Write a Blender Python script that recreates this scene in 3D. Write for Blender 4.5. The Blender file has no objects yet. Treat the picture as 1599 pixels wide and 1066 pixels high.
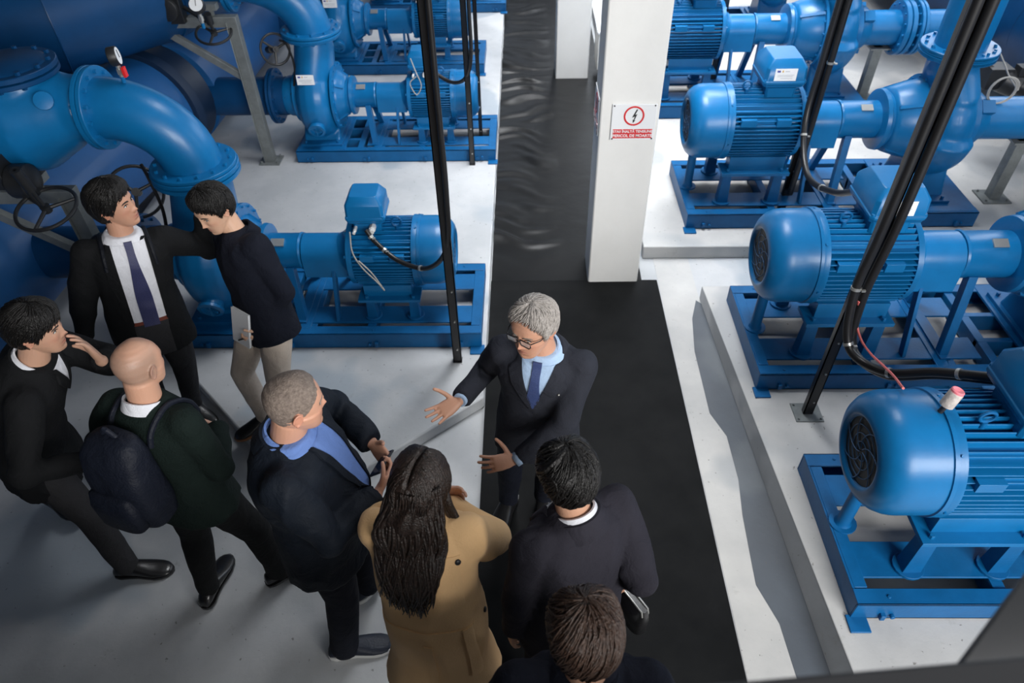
import bpy, math, random
import numpy as np
from mathutils import Vector, Matrix, noise
from mathutils.bvhtree import BVHTree
PI = math.pi
random.seed(4)
C = bpy.context.scene.collection

# ------------------------------------------------------------------ materials
def mat(name, col, rough=.5, metal=0., spec=.5, coat=0., bump=0., bscale=40., var=0., vscale=6., sheen=0., emis=None, alpha=1., trans=0., stretch=None, col2=None, attr=None):
    m = bpy.data.materials.new(name); m.use_nodes = True
    nt = m.node_tree; b = nt.nodes['Principled BSDF']
    b.inputs['Base Color'].default_value = (*col, 1); b.inputs['Roughness'].default_value = rough
    b.inputs['Metallic'].default_value = metal; b.inputs['Specular IOR Level'].default_value = spec
    b.inputs['Coat Weight'].default_value = coat; b.inputs['Coat Roughness'].default_value = .15
    b.inputs['Sheen Weight'].default_value = sheen; b.inputs['Sheen Roughness'].default_value = .5
    b.inputs['Transmission Weight'].default_value = trans
    tc = nt.nodes.new('ShaderNodeTexCoord')
    src = tc.outputs['Object']
    if stretch:
        mp = nt.nodes.new('ShaderNodeMapping'); mp.inputs['Scale'].default_value = stretch
        nt.links.new(src, mp.inputs['Vector']); src = mp.outputs['Vector']
    if var or col2:
        n = nt.nodes.new('ShaderNodeTexNoise'); n.inputs['Scale'].default_value = vscale; n.inputs['Detail'].default_value = 8
        n.inputs['Roughness'].default_value = .65
        nt.links.new(src, n.inputs['Vector'])
        cr = nt.nodes.new('ShaderNodeValToRGB')
        c2 = col2 or tuple(max(0, c*(1-var)) for c in col)
        cr.color_ramp.elements[0].position = .35; cr.color_ramp.elements[0].color = (*c2, 1)
        cr.color_ramp.elements[1].position = .65; cr.color_ramp.elements[1].color = (*col, 1)
        nt.links.new(n.outputs['Fac'], cr.inputs['Fac']); nt.links.new(cr.outputs['Color'], b.inputs['Base Color'])
    if attr:
        a = nt.nodes.new('ShaderNodeAttribute'); a.attribute_name = attr
        nt.links.new(a.outputs['Color'], b.inputs['Base Color'])
    if bump:
        n2 = nt.nodes.new('ShaderNodeTexNoise'); n2.inputs['Scale'].default_value = bscale; n2.inputs['Detail'].default_value = 6
        nt.links.new(src, n2.inputs['Vector'])
        bp = nt.nodes.new('ShaderNodeBump'); bp.inputs['Strength'].default_value = bump; bp.inputs['Distance'].default_value = .01
        nt.links.new(n2.outputs['Fac'], bp.inputs['Height']); nt.links.new(bp.outputs['Normal'], b.inputs['Normal'])
    if emis:
        b.inputs['Emission Color'].default_value = (*emis[:3], 1); b.inputs['Emission Strength'].default_value = emis[3]
    return m

BLUE = mat('blue_enamel', (.004, .140, .36), .34, spec=.32, coat=.06, bump=.05, bscale=25, var=.18, vscale=3)
BLUE2 = mat('blue_frame_paint', (.003, .105, .29), .42, spec=.3, coat=0, bump=.08, bscale=60, var=.22, vscale=7)
DKBLUE = mat('dimmed_blue_pipe_paint', (.002, .050, .155), .40, spec=.3, coat=.0, bump=.06, bscale=18, var=.22, vscale=2.5)  # dark blue lowered further, weaker light at top left put into it
GRILLE = mat('black_grille', (.008, .010, .014), .5)
BOLT = mat('bolt_steel', (.03, .10, .22), .4, metal=.3)
STEEL = mat('galvanised_steel', (.22, .24, .24), .5, metal=.35, bump=.15, bscale=50, var=.25, vscale=12)
LSTEEL = mat('bright_metal', (.55, .55, .52), .35, metal=.8)
BLACKP = mat('black_painted_steel', (.010, .010, .011), .32, coat=.2)
CABLE = mat('black_cable_rubber', (.011, .011, .012), .38)
IRON = mat('black_iron', (.012, .013, .015), .45)
WHITE = mat('white_plastic', (.75, .75, .73), .45)
STICK = mat('white_sticker', (.80, .82, .84), .5)
NAVYPRINT = mat('navy_print', (.05, .06, .30), .5)
GREYPRINT = mat('grey_print', (.40, .42, .46), .5)
PRINTY = mat('yellow_print', (.6, .35, .05), .5)
RED = mat('red_paint', (.62, .025, .03), .5)
REDL = mat('red_lever', (.7, .02, .02), .4)
PINK = mat('pink_wire', (.60, .13, .12), .5)
GREYWIRE = mat('grey_wire', (.33, .32, .30), .5)
PINKCAP = mat('pink_cap', (.75, .20, .24), .5)
TAPE = mat('worn_white_tape', (.55, .50, .47), .6, bump=.3, bscale=80, var=.4, vscale=30)
PAINTW = mat('white_wall_paint', (.80, .80, .78), .6, bump=.15, bscale=12, var=.05, vscale=3)
CEIL = mat('ceiling_paint', (.16, .165, .17), .8)
DARKWALL = mat('grey_wall', (.10, .105, .115), .8)
RAIL = mat('dark_grey_rail', (.045, .045, .048), .5, metal=.2)
PANEL = mat('grey_panel', (.085, .085, .088), .6)

def concrete(name, col, col2, patch, stain=.5):
    m = bpy.data.materials.new(name); m.use_nodes = True; nt = m.node_tree; b = nt.nodes['Principled BSDF']
    tc = nt.nodes.new('ShaderNodeTexCoord')
    def nz(scale, det=8, rough=.6):
        n = nt.nodes.new('ShaderNodeTexNoise'); n.inputs['Scale'].default_value = scale; n.inputs['Detail'].default_value = det
        n.inputs['Roughness'].default_value = rough; nt.links.new(tc.outputs['Object'], n.inputs['Vector']); return n.outputs['Fac']
    def ramp(f, a, b_, ca, cb):
        r = nt.nodes.new('ShaderNodeValToRGB'); r.color_ramp.elements[0].position = a; r.color_ramp.elements[1].position = b_
        r.color_ramp.elements[0].color = (*ca, 1); r.color_ramp.elements[1].color = (*cb, 1); nt.links.new(f, r.inputs['Fac']); return r.outputs['Color']
    def mix(f, a, b_):
        x = nt.nodes.new('ShaderNodeMix'); x.data_type = 'RGBA'
        if isinstance(f, float): x.inputs[0].default_value = f
        else: nt.links.new(f, x.inputs[0])
        nt.links.new(a, x.inputs[6]); nt.links.new(b_, x.inputs[7]); return x.outputs[2]
    base = ramp(nz(1.6), .38, .62, col2, col)
    r2 = nt.nodes.new('ShaderNodeRGB'); r2.outputs[0].default_value = (*patch, 1)
    f2 = ramp(nz(.9, 3, .45), .56, .60, (0, 0, 0), (.7, .7, .7))
    c = mix(f2, base, r2.outputs[0])
    r3 = nt.nodes.new('ShaderNodeRGB'); r3.outputs[0].default_value = (.13, .115, .09, 1)
    c = mix(ramp(nz(7, 12, .75), .60, .78, (0, 0, 0), (stain, stain, stain)), c, r3.outputs[0])
    r4 = nt.nodes.new('ShaderNodeRGB'); r4.outputs[0].default_value = (.10, .09, .08, 1)
    c = mix(ramp(nz(38, 3, .5), .70, .735, (0, 0, 0), (.65, .65, .65)), c, r4.outputs[0])
    nt.links.new(c, b.inputs['Base Color'])
    rr = ramp(nz(3), .3, .7, (.34, .34, .34), (.55, .55, .55)); nt.links.new(rr, b.inputs['Roughness'])
    bp = nt.nodes.new('ShaderNodeBump'); bp.inputs['Strength'].default_value = .35; bp.inputs['Distance'].default_value = .006
    nt.links.new(nz(14, 10, .7), bp.inputs['Height']); nt.links.new(bp.outputs['Normal'], b.inputs['Normal'])
    return m
CONC = concrete('painted_concrete', (.50, .51, .52), (.40, .415, .43), (.27, .32, .37))
CONCR = concrete('white_painted_concrete', (.52, .515, .50), (.42, .42, .415), (.32, .335, .35))
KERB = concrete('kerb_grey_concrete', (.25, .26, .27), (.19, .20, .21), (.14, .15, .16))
RUBBER = mat('black_rubber', (.005, .0055, .006), .55, spec=.08, bump=.25, bscale=9, col2=(.010, .0105, .011), vscale=3)
RUBBER2 = mat('worn_black_rubber', (.009, .0095, .010), .36, spec=.22, bump=.3, bscale=8, col2=(.006, .0063, .007), vscale=4)

# ------------------------------------------------------------------ mesh helpers
class MB:
    def __init__(s): s.v = []; s.f = []; s.mi = []; s.cur = 0
    def add(s, vs, fs):
        o = len(s.v); s.v += [tuple(map(float, p)) for p in vs]; s.f += [tuple(i+o for i in f) for f in fs]; s.mi += [s.cur]*len(fs); return s
    def box(s, c, d, rot=None, tilt=None):
        x, y, z = d[0]/2, d[1]/2, d[2]/2
        vs = [Vector((sx*x, sy*y, sz*z)) for sz in (-1, 1) for sy in (-1, 1) for sx in (-1, 1)]
        if rot is not None: vs = [rot @ v for v in vs]
        vs = [v+Vector(c) for v in vs]
        return s.add(vs, [(0, 2, 3, 1), (4, 5, 7, 6), (0, 1, 5, 4), (2, 6, 7, 3), (0, 4, 6, 2), (1, 3, 7, 5)])
    def bx(s, x0, x1, y0, y1, z0, z1): return s.box(((x0+x1)/2, (y0+y1)/2, (z0+z1)/2), (abs(x1-x0), abs(y1-y0), abs(z1-z0)))
    def loft(s, rings, cap=True, closed=False):
        n = len(rings[0]); vs = [p for r in rings for p in r]; fs = []; m = len(rings)
        for i in range(m-1 if not closed else m):
            a, b = i*n, ((i+1) % m)*n
            for j in range(n): fs.append((a+j, a+(j+1) % n, b+(j+1) % n, b+j))
        if cap and not closed: fs.append(tuple(reversed(range(n)))); fs.append(tuple(range((m-1)*n, m*n)))
        return s.add(vs, fs)
    def tube(s, pts, r, n=16, cap=True, closed=False, up=None):
        pts = [Vector(p) for p in pts]; m = len(pts)
        rr = r if isinstance(r, (list, tuple)) else [r]*m
        T = []
        for i in range(m):
            a = pts[(i-1) % m] if (closed or i > 0) else pts[i]; b = pts[(i+1) % m] if (closed or i < m-1) else pts[i]
            t = b-a; T.append(t.normalized() if t.length > 1e-9 else (T[-1] if T else Vector((0, 0, 1))))
        u = Vector(up) if up else (Vector((0, 0, 1)) if abs(T[0].z) < .9 else Vector((1, 0, 0)))
        u = (u-T[0]*u.dot(T[0])).normalized(); rings = []
        for i in range(m):
            if i: u = (u-T[i]*u.dot(T[i])).normalized()
            w = T[i].cross(u); q = rr[i]; ra, rb = q if isinstance(q, (tuple, list)) else (q, q)
            rings.append([pts[i]+u*(ra*math.cos(2*PI*j/n))+w*(rb*math.sin(2*PI*j/n)) for j in range(n)])
        return s.loft(rings, cap, closed)
    def lathe(s, o, ax, prof, n=32, cap=True):
        o = Vector(o); ax = Vector(ax).normalized()
        u = Vector((0, 0, 1)) if abs(ax.z) < .9 else Vector((1, 0, 0)); u = (u-ax*u.dot(ax)).normalized(); w = ax.cross(u)
        return s.loft([[o+ax*t+u*(r*math.cos(2*PI*j/n))+w*(r*math.sin(2*PI*j/n)) for j in range(n)] for t, r in prof], cap)
    def cyl(s, p0, p1, r, n=20):
        p0 = Vector(p0); p1 = Vector(p1); return s.lathe(p0, p1-p0, [(0, r), ((p1-p0).length, r)], n)
    def sphere(s, c, r, n=16, rot=None):
        r = r if isinstance(r, (tuple, list)) else (r, r, r); rings = []
        for i in range(1, n):
            t = PI*i/n; rings.append([Vector((r[0]*math.sin(t)*math.cos(2*PI*j/(2*n)), r[1]*math.sin(t)*math.sin(2*PI*j/(2*n)), -r[2]*math.cos(t))) for j in range(2*n)])
        if rot is not None: rings = [[rot @ p for p in q] for q in rings]
        return s.loft([[p+Vector(c) for p in q] for q in rings])
    def capsule(s, a, b, ra, rb, n=12):
        a = Vector(a); b = Vector(b); L = (b-a).length; pr = []
        for k in range(1, 5): t = PI/2*k/4; pr.append((-ra*math.cos(t), ra*math.sin(t)))
        for k in range(0, 4): t = PI/2*k/4; pr.append((L+rb*math.sin(t), rb*math.cos(t)))
        return s.lathe(a, b-a, pr, n)
    def torus(s, c, ax, R, r, n=32, k=8):
        c = Vector(c); ax = Vector(ax).normalized(); u = Vector((0, 0, 1)) if abs(ax.z) < .9 else Vector((1, 0, 0)); u = (u-ax*u.dot(ax)).normalized(); w = ax.cross(u)
        return s.tube([c+u*R*math.cos(2*PI*j/n)+w*R*math.sin(2*PI*j/n) for j in range(n)], r, k, closed=True, up=tuple(ax))
    def prism(s, poly, axis, a, b):
        def mk(p, t): return {'x': (t, p[0], p[1]), 'y': (p[0], t, p[1]), 'z': (p[0], p[1], t)}[axis]
        return s.loft([[mk(p, a) for p in poly], [mk(p, b) for p in poly]])
    def build(s, name, m, parent=None, bevel=0, ang=40, label=None):
        me = bpy.data.meshes.new(name); me.from_pydata(s.v, [], s.f)
        return finish(name, me, m, parent, bevel, ang, label, s.mi)
def finish(name, me, m, parent=None, bevel=0, ang=40, label=None, mi=None, fixn=True):
    for q in (m if isinstance(m, (list, tuple)) else [m]): me.materials.append(q)
    if mi and any(mi): me.polygons.foreach_set('material_index', mi)
    me.polygons.foreach_set('use_smooth', [True]*len(me.polygons))
    if fixn:
        import bmesh
        bm = bmesh.new(); bm.from_mesh(me); bmesh.ops.recalc_face_normals(bm, faces=bm.faces); bm.to_mesh(me); bm.free()
    if ang < 180: me.set_sharp_from_angle(angle=math.radians(ang))
    me.update()
    o = bpy.data.objects.new(name, me); C.objects.link(o); o.parent = parent
    if bevel:
        b = o.modifiers.new('bevel', 'BEVEL'); b.width = bevel; b.segments = 2; b.limit_method = 'ANGLE'; b.angle_limit = math.radians(40)
    if label: o['label'] = label
    return o
def remesh(mb, voxel, smooth=2, fac=.5):
    me = bpy.data.meshes.new('tmp'); me.from_pydata(mb.v, [], mb.f)
    import bmesh
    bm = bmesh.new(); bm.from_mesh(me); bmesh.ops.recalc_face_normals(bm, faces=bm.faces); bm.to_mesh(me); bm.free()
    o = bpy.data.objects.new('tmp', me); C.objects.link(o)
    r = o.modifiers.new('r', 'REMESH'); r.mode = 'VOXEL'; r.voxel_size = voxel; r.use_smooth_shade = True
    if smooth: q = o.modifiers.new('s', 'SMOOTH'); q.iterations = smooth; q.factor = fac
    dg = bpy.context.evaluated_depsgraph_get(); dg.update()
    out = bpy.data.meshes.new_from_object(o.evaluated_get(dg))
    bpy.data.objects.remove(o); bpy.data.meshes.remove(me)
    return out
def tag(o, label, cat, group=None, kind=None):
    if label: o['label'] = label
    if cat: o['category'] = cat
    if group: o['group'] = group
    if kind: o['kind'] = kind
    return o
def thing(name, label, cat, loc=(0, 0, 0), rz=0, group=None, scale=1):
    o = bpy.data.objects.new(name, None); C.objects.link(o); o.empty_display_size = .1
    o.location = loc; o.rotation_euler = (0, 0, rz); o.scale = (scale,)*3
    return tag(o, label, cat, group)
def copy_tree(o, parent=None):
    c = o.copy(); C.objects.link(c); c.parent = parent
    for ch in list(o.children): copy_tree(ch, c)
    return c
def struct(mb, name, m, label=None, bevel=0):
    o = mb.build(name, m, bevel=bevel); o['kind'] = 'structure'
    if label: o['label'] = label
    return o
def bez(pts, n=10):
    """catmull-rom through the points"""
    P = [Vector(p) for p in pts]; P = [P[0]*2-P[1]]+P+[P[-1]*2-P[-2]]; out = []
    for i in range(1, len(P)-2):
        for k in range(n):
            t = k/n; a, b, c, d = P[i-1], P[i], P[i+1], P[i+2]
            out.append(.5*((2*b)+(c-a)*t+(2*a-5*b+4*c-d)*t*t+(3*b-a-3*c+d)*t**3))
    out.append(P[-2]); return out
def flange(mb, c, ax, R, t=.03, bolts=12, br=.013, n=36, Rb=None):
    c = Vector(c); ax = Vector(ax).normalized()
    mb.lathe(c-ax*t*1.15, ax, [(0, R*.985), (.004, R), (t-.002, R), (t, R*.98)], n)
    mb.lathe(c+ax*t*.15, ax, [(0, R*.98), (.002, R), (t-.004, R), (t, R*.985)], n)
    u = Vector((0, 0, 1)) if abs(ax.z) < .9 else Vector((1, 0, 0)); u = (u-ax*u.dot(ax)).normalized(); w = ax.cross(u)
    for k in range(bolts):
        a = 2*PI*(k+.5)/bolts; p = c+(u*math.cos(a)+w*math.sin(a))*(Rb or R*.86)
        mb.cyl(p-ax*(t*1.15+.018), p+ax*(t*1.15+.018), br, 6)
def elbow(c0, d0, c1, d1, k=8):
    """arc points from c0 heading d0 to c1 heading d1 (bezier)"""
    c0, d0, c1, d1 = map(Vector, (c0, d0, c1, d1)); L = (c1-c0).length*.39
    b, c = c0+d0.normalized()*L, c1-d1.normalized()*L; out = []
    for i in range(k+1):
        t = i/k; out.append(c0*(1-t)**3+3*b*t*(1-t)**2+3*c*t*t*(1-t)+c1*t**3)
    return out

# ------------------------------------------------------------------ setting
struct(MB().bx(-9, 6.6, -4, 16, -.2, 0), 'floor', CONC, 'painted grey concrete floor')
LP = [(-.27, 15), (-.27, 3.08), (-.72, 2.71), (-1.25, 2.26), (-2.42, 3.45), (-3.4, 4.5), (-3.4, 15)]
struct(MB().prism([(p[0], p[1]) for p in LP], 'z', 0, .10), 'concrete_plinth', CONC, 'low grey concrete plinth under the left row of pumps', bevel=.012)
def slab(name, bot, top, h, m, label):
    mb = MB(); mb.loft([[(x, y, 0) for x, y in bot], [(x, y, h) for x, y in top]])
    return struct(mb, name, m, label, bevel=.008)
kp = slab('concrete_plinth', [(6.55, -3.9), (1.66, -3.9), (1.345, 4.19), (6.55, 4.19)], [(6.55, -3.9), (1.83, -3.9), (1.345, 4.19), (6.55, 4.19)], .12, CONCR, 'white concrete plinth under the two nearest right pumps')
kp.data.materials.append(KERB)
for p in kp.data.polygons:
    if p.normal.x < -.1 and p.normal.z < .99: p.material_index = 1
struct(MB().prism([(.97, 4.70), (6.55, 4.70), (6.55, 15.9), (.97, 15.9)], 'z', 0, .12), 'concrete_plinth', CONCR, 'white concrete plinth under the far right pumps', bevel=.01)
# dark channel edge strip of the kerb: the sloping kerb face
kb = MB(); kb.loft([[(1.05, -3.9, .003), (1.06, 4.7, .003), (1.06, 4.7, 0), (1.05, -3.9, 0)], [(1.335, -3.9, .003), (1.345, 4.7, .003), (1.345, 4.7, 0), (1.335, -3.9, 0)]])
struct(kb, 'trim_1', CONCR, 'pale painted strip of floor between the black mat and the kerb')
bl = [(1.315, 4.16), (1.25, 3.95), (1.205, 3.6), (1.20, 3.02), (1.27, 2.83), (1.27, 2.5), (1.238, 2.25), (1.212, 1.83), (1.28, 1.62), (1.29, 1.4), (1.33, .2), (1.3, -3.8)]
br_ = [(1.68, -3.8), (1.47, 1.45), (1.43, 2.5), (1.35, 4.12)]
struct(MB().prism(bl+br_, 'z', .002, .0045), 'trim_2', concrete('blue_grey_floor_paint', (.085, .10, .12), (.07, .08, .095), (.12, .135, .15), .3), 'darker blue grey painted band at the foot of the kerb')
struct(MB().bx(-9, 1.05, -3.95, .30, 1.72, 1.86), 'balcony_floor', DARKWALL, 'dark viewing balcony slab under the camera')
def wall(name, x0, x1, y0, y1, z1=6.2): return struct(MB().bx(x0, x1, y0, y1, 0, z1), name, DARKWALL)
wall('wall_left', -9.2, -9, -4, 16)
struct(MB().bx(-9.2, 6.8, -4.2, 16.2, 6.2, 6.4), 'ceiling', CEIL)
def wwall(name, fixed, a0, a1, axis, wins, zs):
    mb = MB(); z0, z1 = zs
    def b(a, c, lo, hi):
        if axis == 'y': mb.bx(fixed, fixed+.2, a, c, lo, hi)
        else: mb.bx(a, c, fixed, fixed+.2, lo, hi)
    b(a0, a1, 0, z0); b(a0, a1, z1, 6.2); cur = a0
    for (p, q) in wins: b(cur, p, z0, z1); cur = q
    b(cur, a1, z0, z1); struct(mb, name, DARKWALL)
WR = [(-1+i*3.2, 1.6+i*3.2) for i in range(5)]
wwall('wall_right', 6.6, -4, 16, 'y', WR, (2.3, 5.6))
WB = [(-8+i*3, -5.8+i*3) for i in range(5)]
wwall('wall_back', 16, -9, 6.8, 'x', WB, (2.3, 5.6))
def window(i, fixed, a, c, axis):
    mb = MB(); zs = (2.3, 5.6); w = .05
    for t in (a+w/2, (a+c)/2, c-w/2):
        if axis == 'y': mb.box((fixed+.1, t, 3.95), (.06, w, 3.3))
        else: mb.box((t, fixed+.1, 3.95), (w, .06, 3.3))
    for z in (2.325, 3.95, 5.575):
        if axis == 'y': mb.box((fixed+.1, (a+c)/2, z), (.06, c-a, w))
        else: mb.box(((a+c)/2, fixed+.1, z), (c-a, .06, w))
    struct(mb, 'window_%d' % i, RAIL)
WF = [(-1.2, 1.2), (1.5, 3.9), (4.2, 6.5)]
wwall('wall_front', -4.2, -9, 6.8, 'x', WF, (2.3, 5.6))
for i, (a, c) in enumerate(WR): window(i+1, 6.6, a, c, 'y')
for i, (a, c) in enumerate(WF): window(i+11, -4.2, a, c, 'x')
for i, (a, c) in enumerate(WB): window(i+6, 16, a, c, 'x')

# columns
def column(label, x0, x1, y0, y1, z=6.2):
    mb = MB(); mb.bx(x0, x1, y0, y1, 0, z); struct(mb, 'column', PAINTW, label, bevel=.012)
column('white square column with the high voltage signs', .50, .89, 4.38, 4.72)
column('white square column farther back beside the rubber walkway', .38, .77, 8.28, 8.62)

# rubber mats
def mat_sheet(name, x0, x1, y0, y1, amp, m, label, z=.006, dens=60):
    nx = int((x1-x0)*dens)+2; ny = int((y1-y0)*dens)+2; mb = MB(); V = []
    for j in range(ny+1):
        y = y0+(y1-y0)*j/ny
        for i in range(nx+1):
            x = x0+(x1-x0)*i/nx
            h = amp(x, y); V.append((x, y, z+max(0, h)))
    n = len(V); V += [(p[0], p[1], 0.001) for p in V]; F = []
    for j in range(ny):
        for i in range(nx):
            a = j*(nx+1)+i; F.append((a, a+1, a+nx+2, a+nx+1))
    edge = [i for i in range(nx+1)]+[j*(nx+1)+nx for j in range(1, ny+1)]+[ny*(nx+1)+i for i in range(nx-1, -1, -1)]+[j*(nx+1) for j in range(ny-1, 0, -1)]
    for a, b in zip(edge, edge[1:]+edge[:1]): F.append((b, a, a+n, b+n))
    mb.add(V, F); o = mb.build(name, m, ang=60); tag(o, label, 'rubber mat'); return o
def rip(x, y):
    f = min(1, max(0, (y-4.45)/.8))*(1 if x < .12 else max(0, 1-(x-.12)/.22)*.9+.05)
    q = noise.noise(Vector((x*1.5, y*7.5+noise.noise(Vector((x*2, y*1.2, 3)))*2.2, 0)))
    q2 = noise.noise(Vector((x*3, y*9, 7)))
    return .004+f*(.024*max(0, q+.10)**1.1*2.2+.006*max(0, q2))+.003*noise.noise(Vector((x*2, y*2, 1)))
mat_sheet('rubber_mat', -.262, .93, 4.345, 15.9, rip, RUBBER2, 'long rippled black rubber walkway mat running back past the white columns', dens=44)
def flat(x, y): return .003+.003*noise.noise(Vector((x*1.7, y*1.3, 1)))+.0016*noise.noise(Vector((x*4, y*4, 5)))+(.012*max(0, 1-abs(y-4.37)/.04) if x < .5 else 0)
mat_sheet('rubber_mat', -.265, 1.048, -3.9, 4.40, flat, RUBBER, 'smooth black rubber floor mat under the grey haired man', z=.012, dens=22)
# ------------------------------------------------------------------ pumps
def sticker(mb, c, u, v, w, h):
    """white label with navy and yellow printed marks and grey text lines; mb has 4 material slots"""
    c, u, v = Vector(c), Vector(u).normalized(), Vector(v).normalized(); n = u.cross(v)
    def q(cx, cy, ww, hh, mi, t):
        mb.cur = mi; p = c+u*cx+v*cy
        mb.add([p+u*sx*ww/2+v*sy*hh/2+n*k for k in (t-.0012, t) for sx, sy in ((-1, -1), (1, -1), (1, 1), (-1, 1))], [(0, 3, 2, 1), (4, 5, 6, 7), (0, 1, 5, 4), (1, 2, 6, 5), (2, 3, 7, 6), (3, 0, 4, 7)])
    q(0, 0, w, h, 0, .002)
    q(-w*.34, h*.28, w*.15, h*.16, 1, .003); q(-w*.16, h*.28, w*.06, h*.16, 2, .003); q(w*.05, h*.28, w*.2, h*.05, 3, .003)
    q(0, -h*.02, w*.75, h*.035, 3, .003); q(-w*.02, -h*.14, w*.7, h*.035, 3, .003); q(w*.05, -h*.30, w*.55, h*.035, 3, .003)
STK = [STICK, NAVYPRINT, PRINTY, GREYPRINT]

def make_pump(label, P, group, volute_sticker=False):
    t = thing('pump_unit', label, 'pump', group=group)
    s = P['s']                        # +1: camera side is local -y ; -1: camera side is local +y
    R, H = P['R'], P['H']; cL, mL, gL, bL, kL, v0, v1 = P['cL'], P['mL'], P['gL'], P['bL'], P['kL'], P['v0'], P['v1']
    FL, W, fh = P['FL'], P['W'], P['fh']; RV, VH = P['RV'], P['VH']; fx = P.get('fx', .02)
    X = Vector((1, 0, 0))
    # base frame
    f = MB(); y1 = W/2; rw = .085
    for q in (-1, 1):
        f.bx(fx, FL, q*y1, q*(y1-rw), fh-.012, fh); f.bx(fx, FL, q*y1, q*(y1-.01), 0, fh); f.bx(fx, FL, q*y1, q*(y1-rw*.7), 0, .012)
        f.bx(fx+.03, FL*.62, q*W*.12, q*W*.34, fh-.018, fh-.004)
        for k in range(4):
            xx = fx+.16+k*(FL-fx-.3)/3; f.bx(xx-.03, xx-.006, q*(y1-.004), q*(y1+.022), .02, .06); f.cyl((xx+.03, q*y1, .04), (xx+.03, q*(y1+.02), .04), .012, 8)
            f.cyl((xx, q*(y1-.04), fh), (xx, q*(y1-.04), fh+.006), .010, 8)
    f.bx(fx+.001, fx+.013, -y1+.011, y1-.011, 0, fh-.003); f.bx(FL-.013, FL-.001, -y1+.011, y1-.011, 0, fh-.003); f.bx(fx+.012, fx+.075, -y1+.09, y1-.09, fh-.014, fh-.001)
    f.box((fx+.03, s*-1*(y1+.03), .006), (.10, .09, .012))
    for xx in (FL*.3, FL*.52, FL*.64): f.bx(xx, xx+.05, -y1+.01, y1-.01, .02, fh-.02); f.bx(xx, xx+.06, -y1+.02, y1-.02, fh-.022, fh-.012)
    f.bx(FL*.64, FL-.02, -W*.12-.04, -W*.12, .0, fh-.01); f.bx(FL*.64, FL-.02, W*.12, W*.12+.04, .0, fh-.01)
    f.bx(v0-.06, FL-.01, -y1+.02, y1-.02, fh-.014, fh+.004)
    f.bx(gL-.02, gL+.06, -y1+.06, y1-.06, fh-.01, fh+.002)
    f.build('base_frame', BLUE2, t, bevel=.003)
    # motor
    mo = MB(); rb = R*.84
    mo.lathe((0, 0, H), X, [(cL-.02, rb), (mL-.05, rb), (mL-.045, R*.97), (mL-.01, R*.97), (mL, R*.80), (mL+.03, R*.62), (mL+.05, R*.56), (mL+.08, R*.5)], 40)
    nf = 15
    for k in range(nf):                                   # horizontal fins at both flanks
        z = R*(-.78+1.50*k/(nf-1)); e = math.sqrt(max(0, R*R*.985-z*z)); i = math.sqrt(max(0, rb*rb-z*z))*.9
        for q in (-1, 1): mo.bx(cL+.01, mL-.05, q*i, q*e, H+z-.0035, H+z+.0035)
    for k in range(11):                                   # upright fins over the top
        y = R*(-.62+1.24*k/10); e = math.sqrt(R*R*.985-y*y); i = math.sqrt(max(0, rb*rb-y*y))*.9
        mo.bx(cL+.01, mL-.05, y-.0035, y+.0035, H+i, H+e)
    for q in (-1, 1):                                     # cast pads, feet
        mo.bx(cL+.05, cL+.05+.12*R/.29, q*R*.62, q*R*.985, H+R*.28, H+R*.47); mo.bx(mL-.24*R/.29, mL-.13*R/.29, q*R*.62, q*R*.985, H+R*.28, H+R*.47)
        mo.bx(cL+.05, mL-.13*R/.29, q*R*.60, q*R*.86, H+R*.29, H+R*.46)
        mo.bx(cL+.04, mL-.08, q*R*.42, q*R*.80, H-R*1.12, H-R*.70); mo.bx(cL-.02, mL-.04, q*R*.40, q*R*1.02, H-R*1.17, H-R*1.08)
        for xx in (cL+.03, mL-.10): mo.cyl((xx, q*R*.9, H-R*1.08), (xx, q*R*.9, H-R*1.0), .014, 6)
    for k in range(8): a = 2*PI*(k+.5)/8; mo.cyl((mL-.012, R*.88*math.sin(a), H+R*.88*math.cos(a)), (mL+.006, R*.88*math.sin(a), H+R*.88*math.cos(a)), .012, 6)
    motor = mo.build('motor', BLUE, t, bevel=.0015)
    fc = MB(); fc.lathe((0, 0, H), X, [(.022, R*.56), (.004, R*.60), (0, R*.64), (.008, R*.74), (.026, R*.85), (.055, R*.935), (.09, R*.982), (.125, R*1.0), (cL-.05, R*1.0), (cL-.048, R*1.028), (cL-.030, R*1.032), (cL-.028, R*1.015), (cL-.008, R*1.03), (cL+.006, R*1.03), (cL+.01, R*.9)], 56)
    for k in range(6): a = 2*PI*(k+.3)/6; fc.cyl((cL-.02, R*1.0*math.sin(a), H+R*1.0*math.cos(a)), (cL-.02, R*1.045*math.sin(a), H+R*1.045*math.cos(a)), .007, 6)
    fc.build('fan_cover', BLUE, motor, ang=50)
    g = MB(); g.lathe((0, 0, H), X, [(.020, .001), (.020, R*.58), (.03, R*.58)], 40)
    gr = MB()
    for rr in (.16, .30, .44, .58): gr.torus((.016, 0, H), (1, 0, 0), R*rr, .0022, 36, 6)
    for k in range(7):
        a0 = 2*PI*k/7; gr.tube([(.015, R*(.05+.53*j/6)*math.cos(a0+j*.16), H+R*(.05+.53*j/6)*math.sin(a0+j*.16)) for j in range(7)], .0025, 6)
    g2 = g.build('fan_grille', GRILLE, motor, label='dark recessed fan grille'); gr.build('grille_guard', BOLT, motor)
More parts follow.
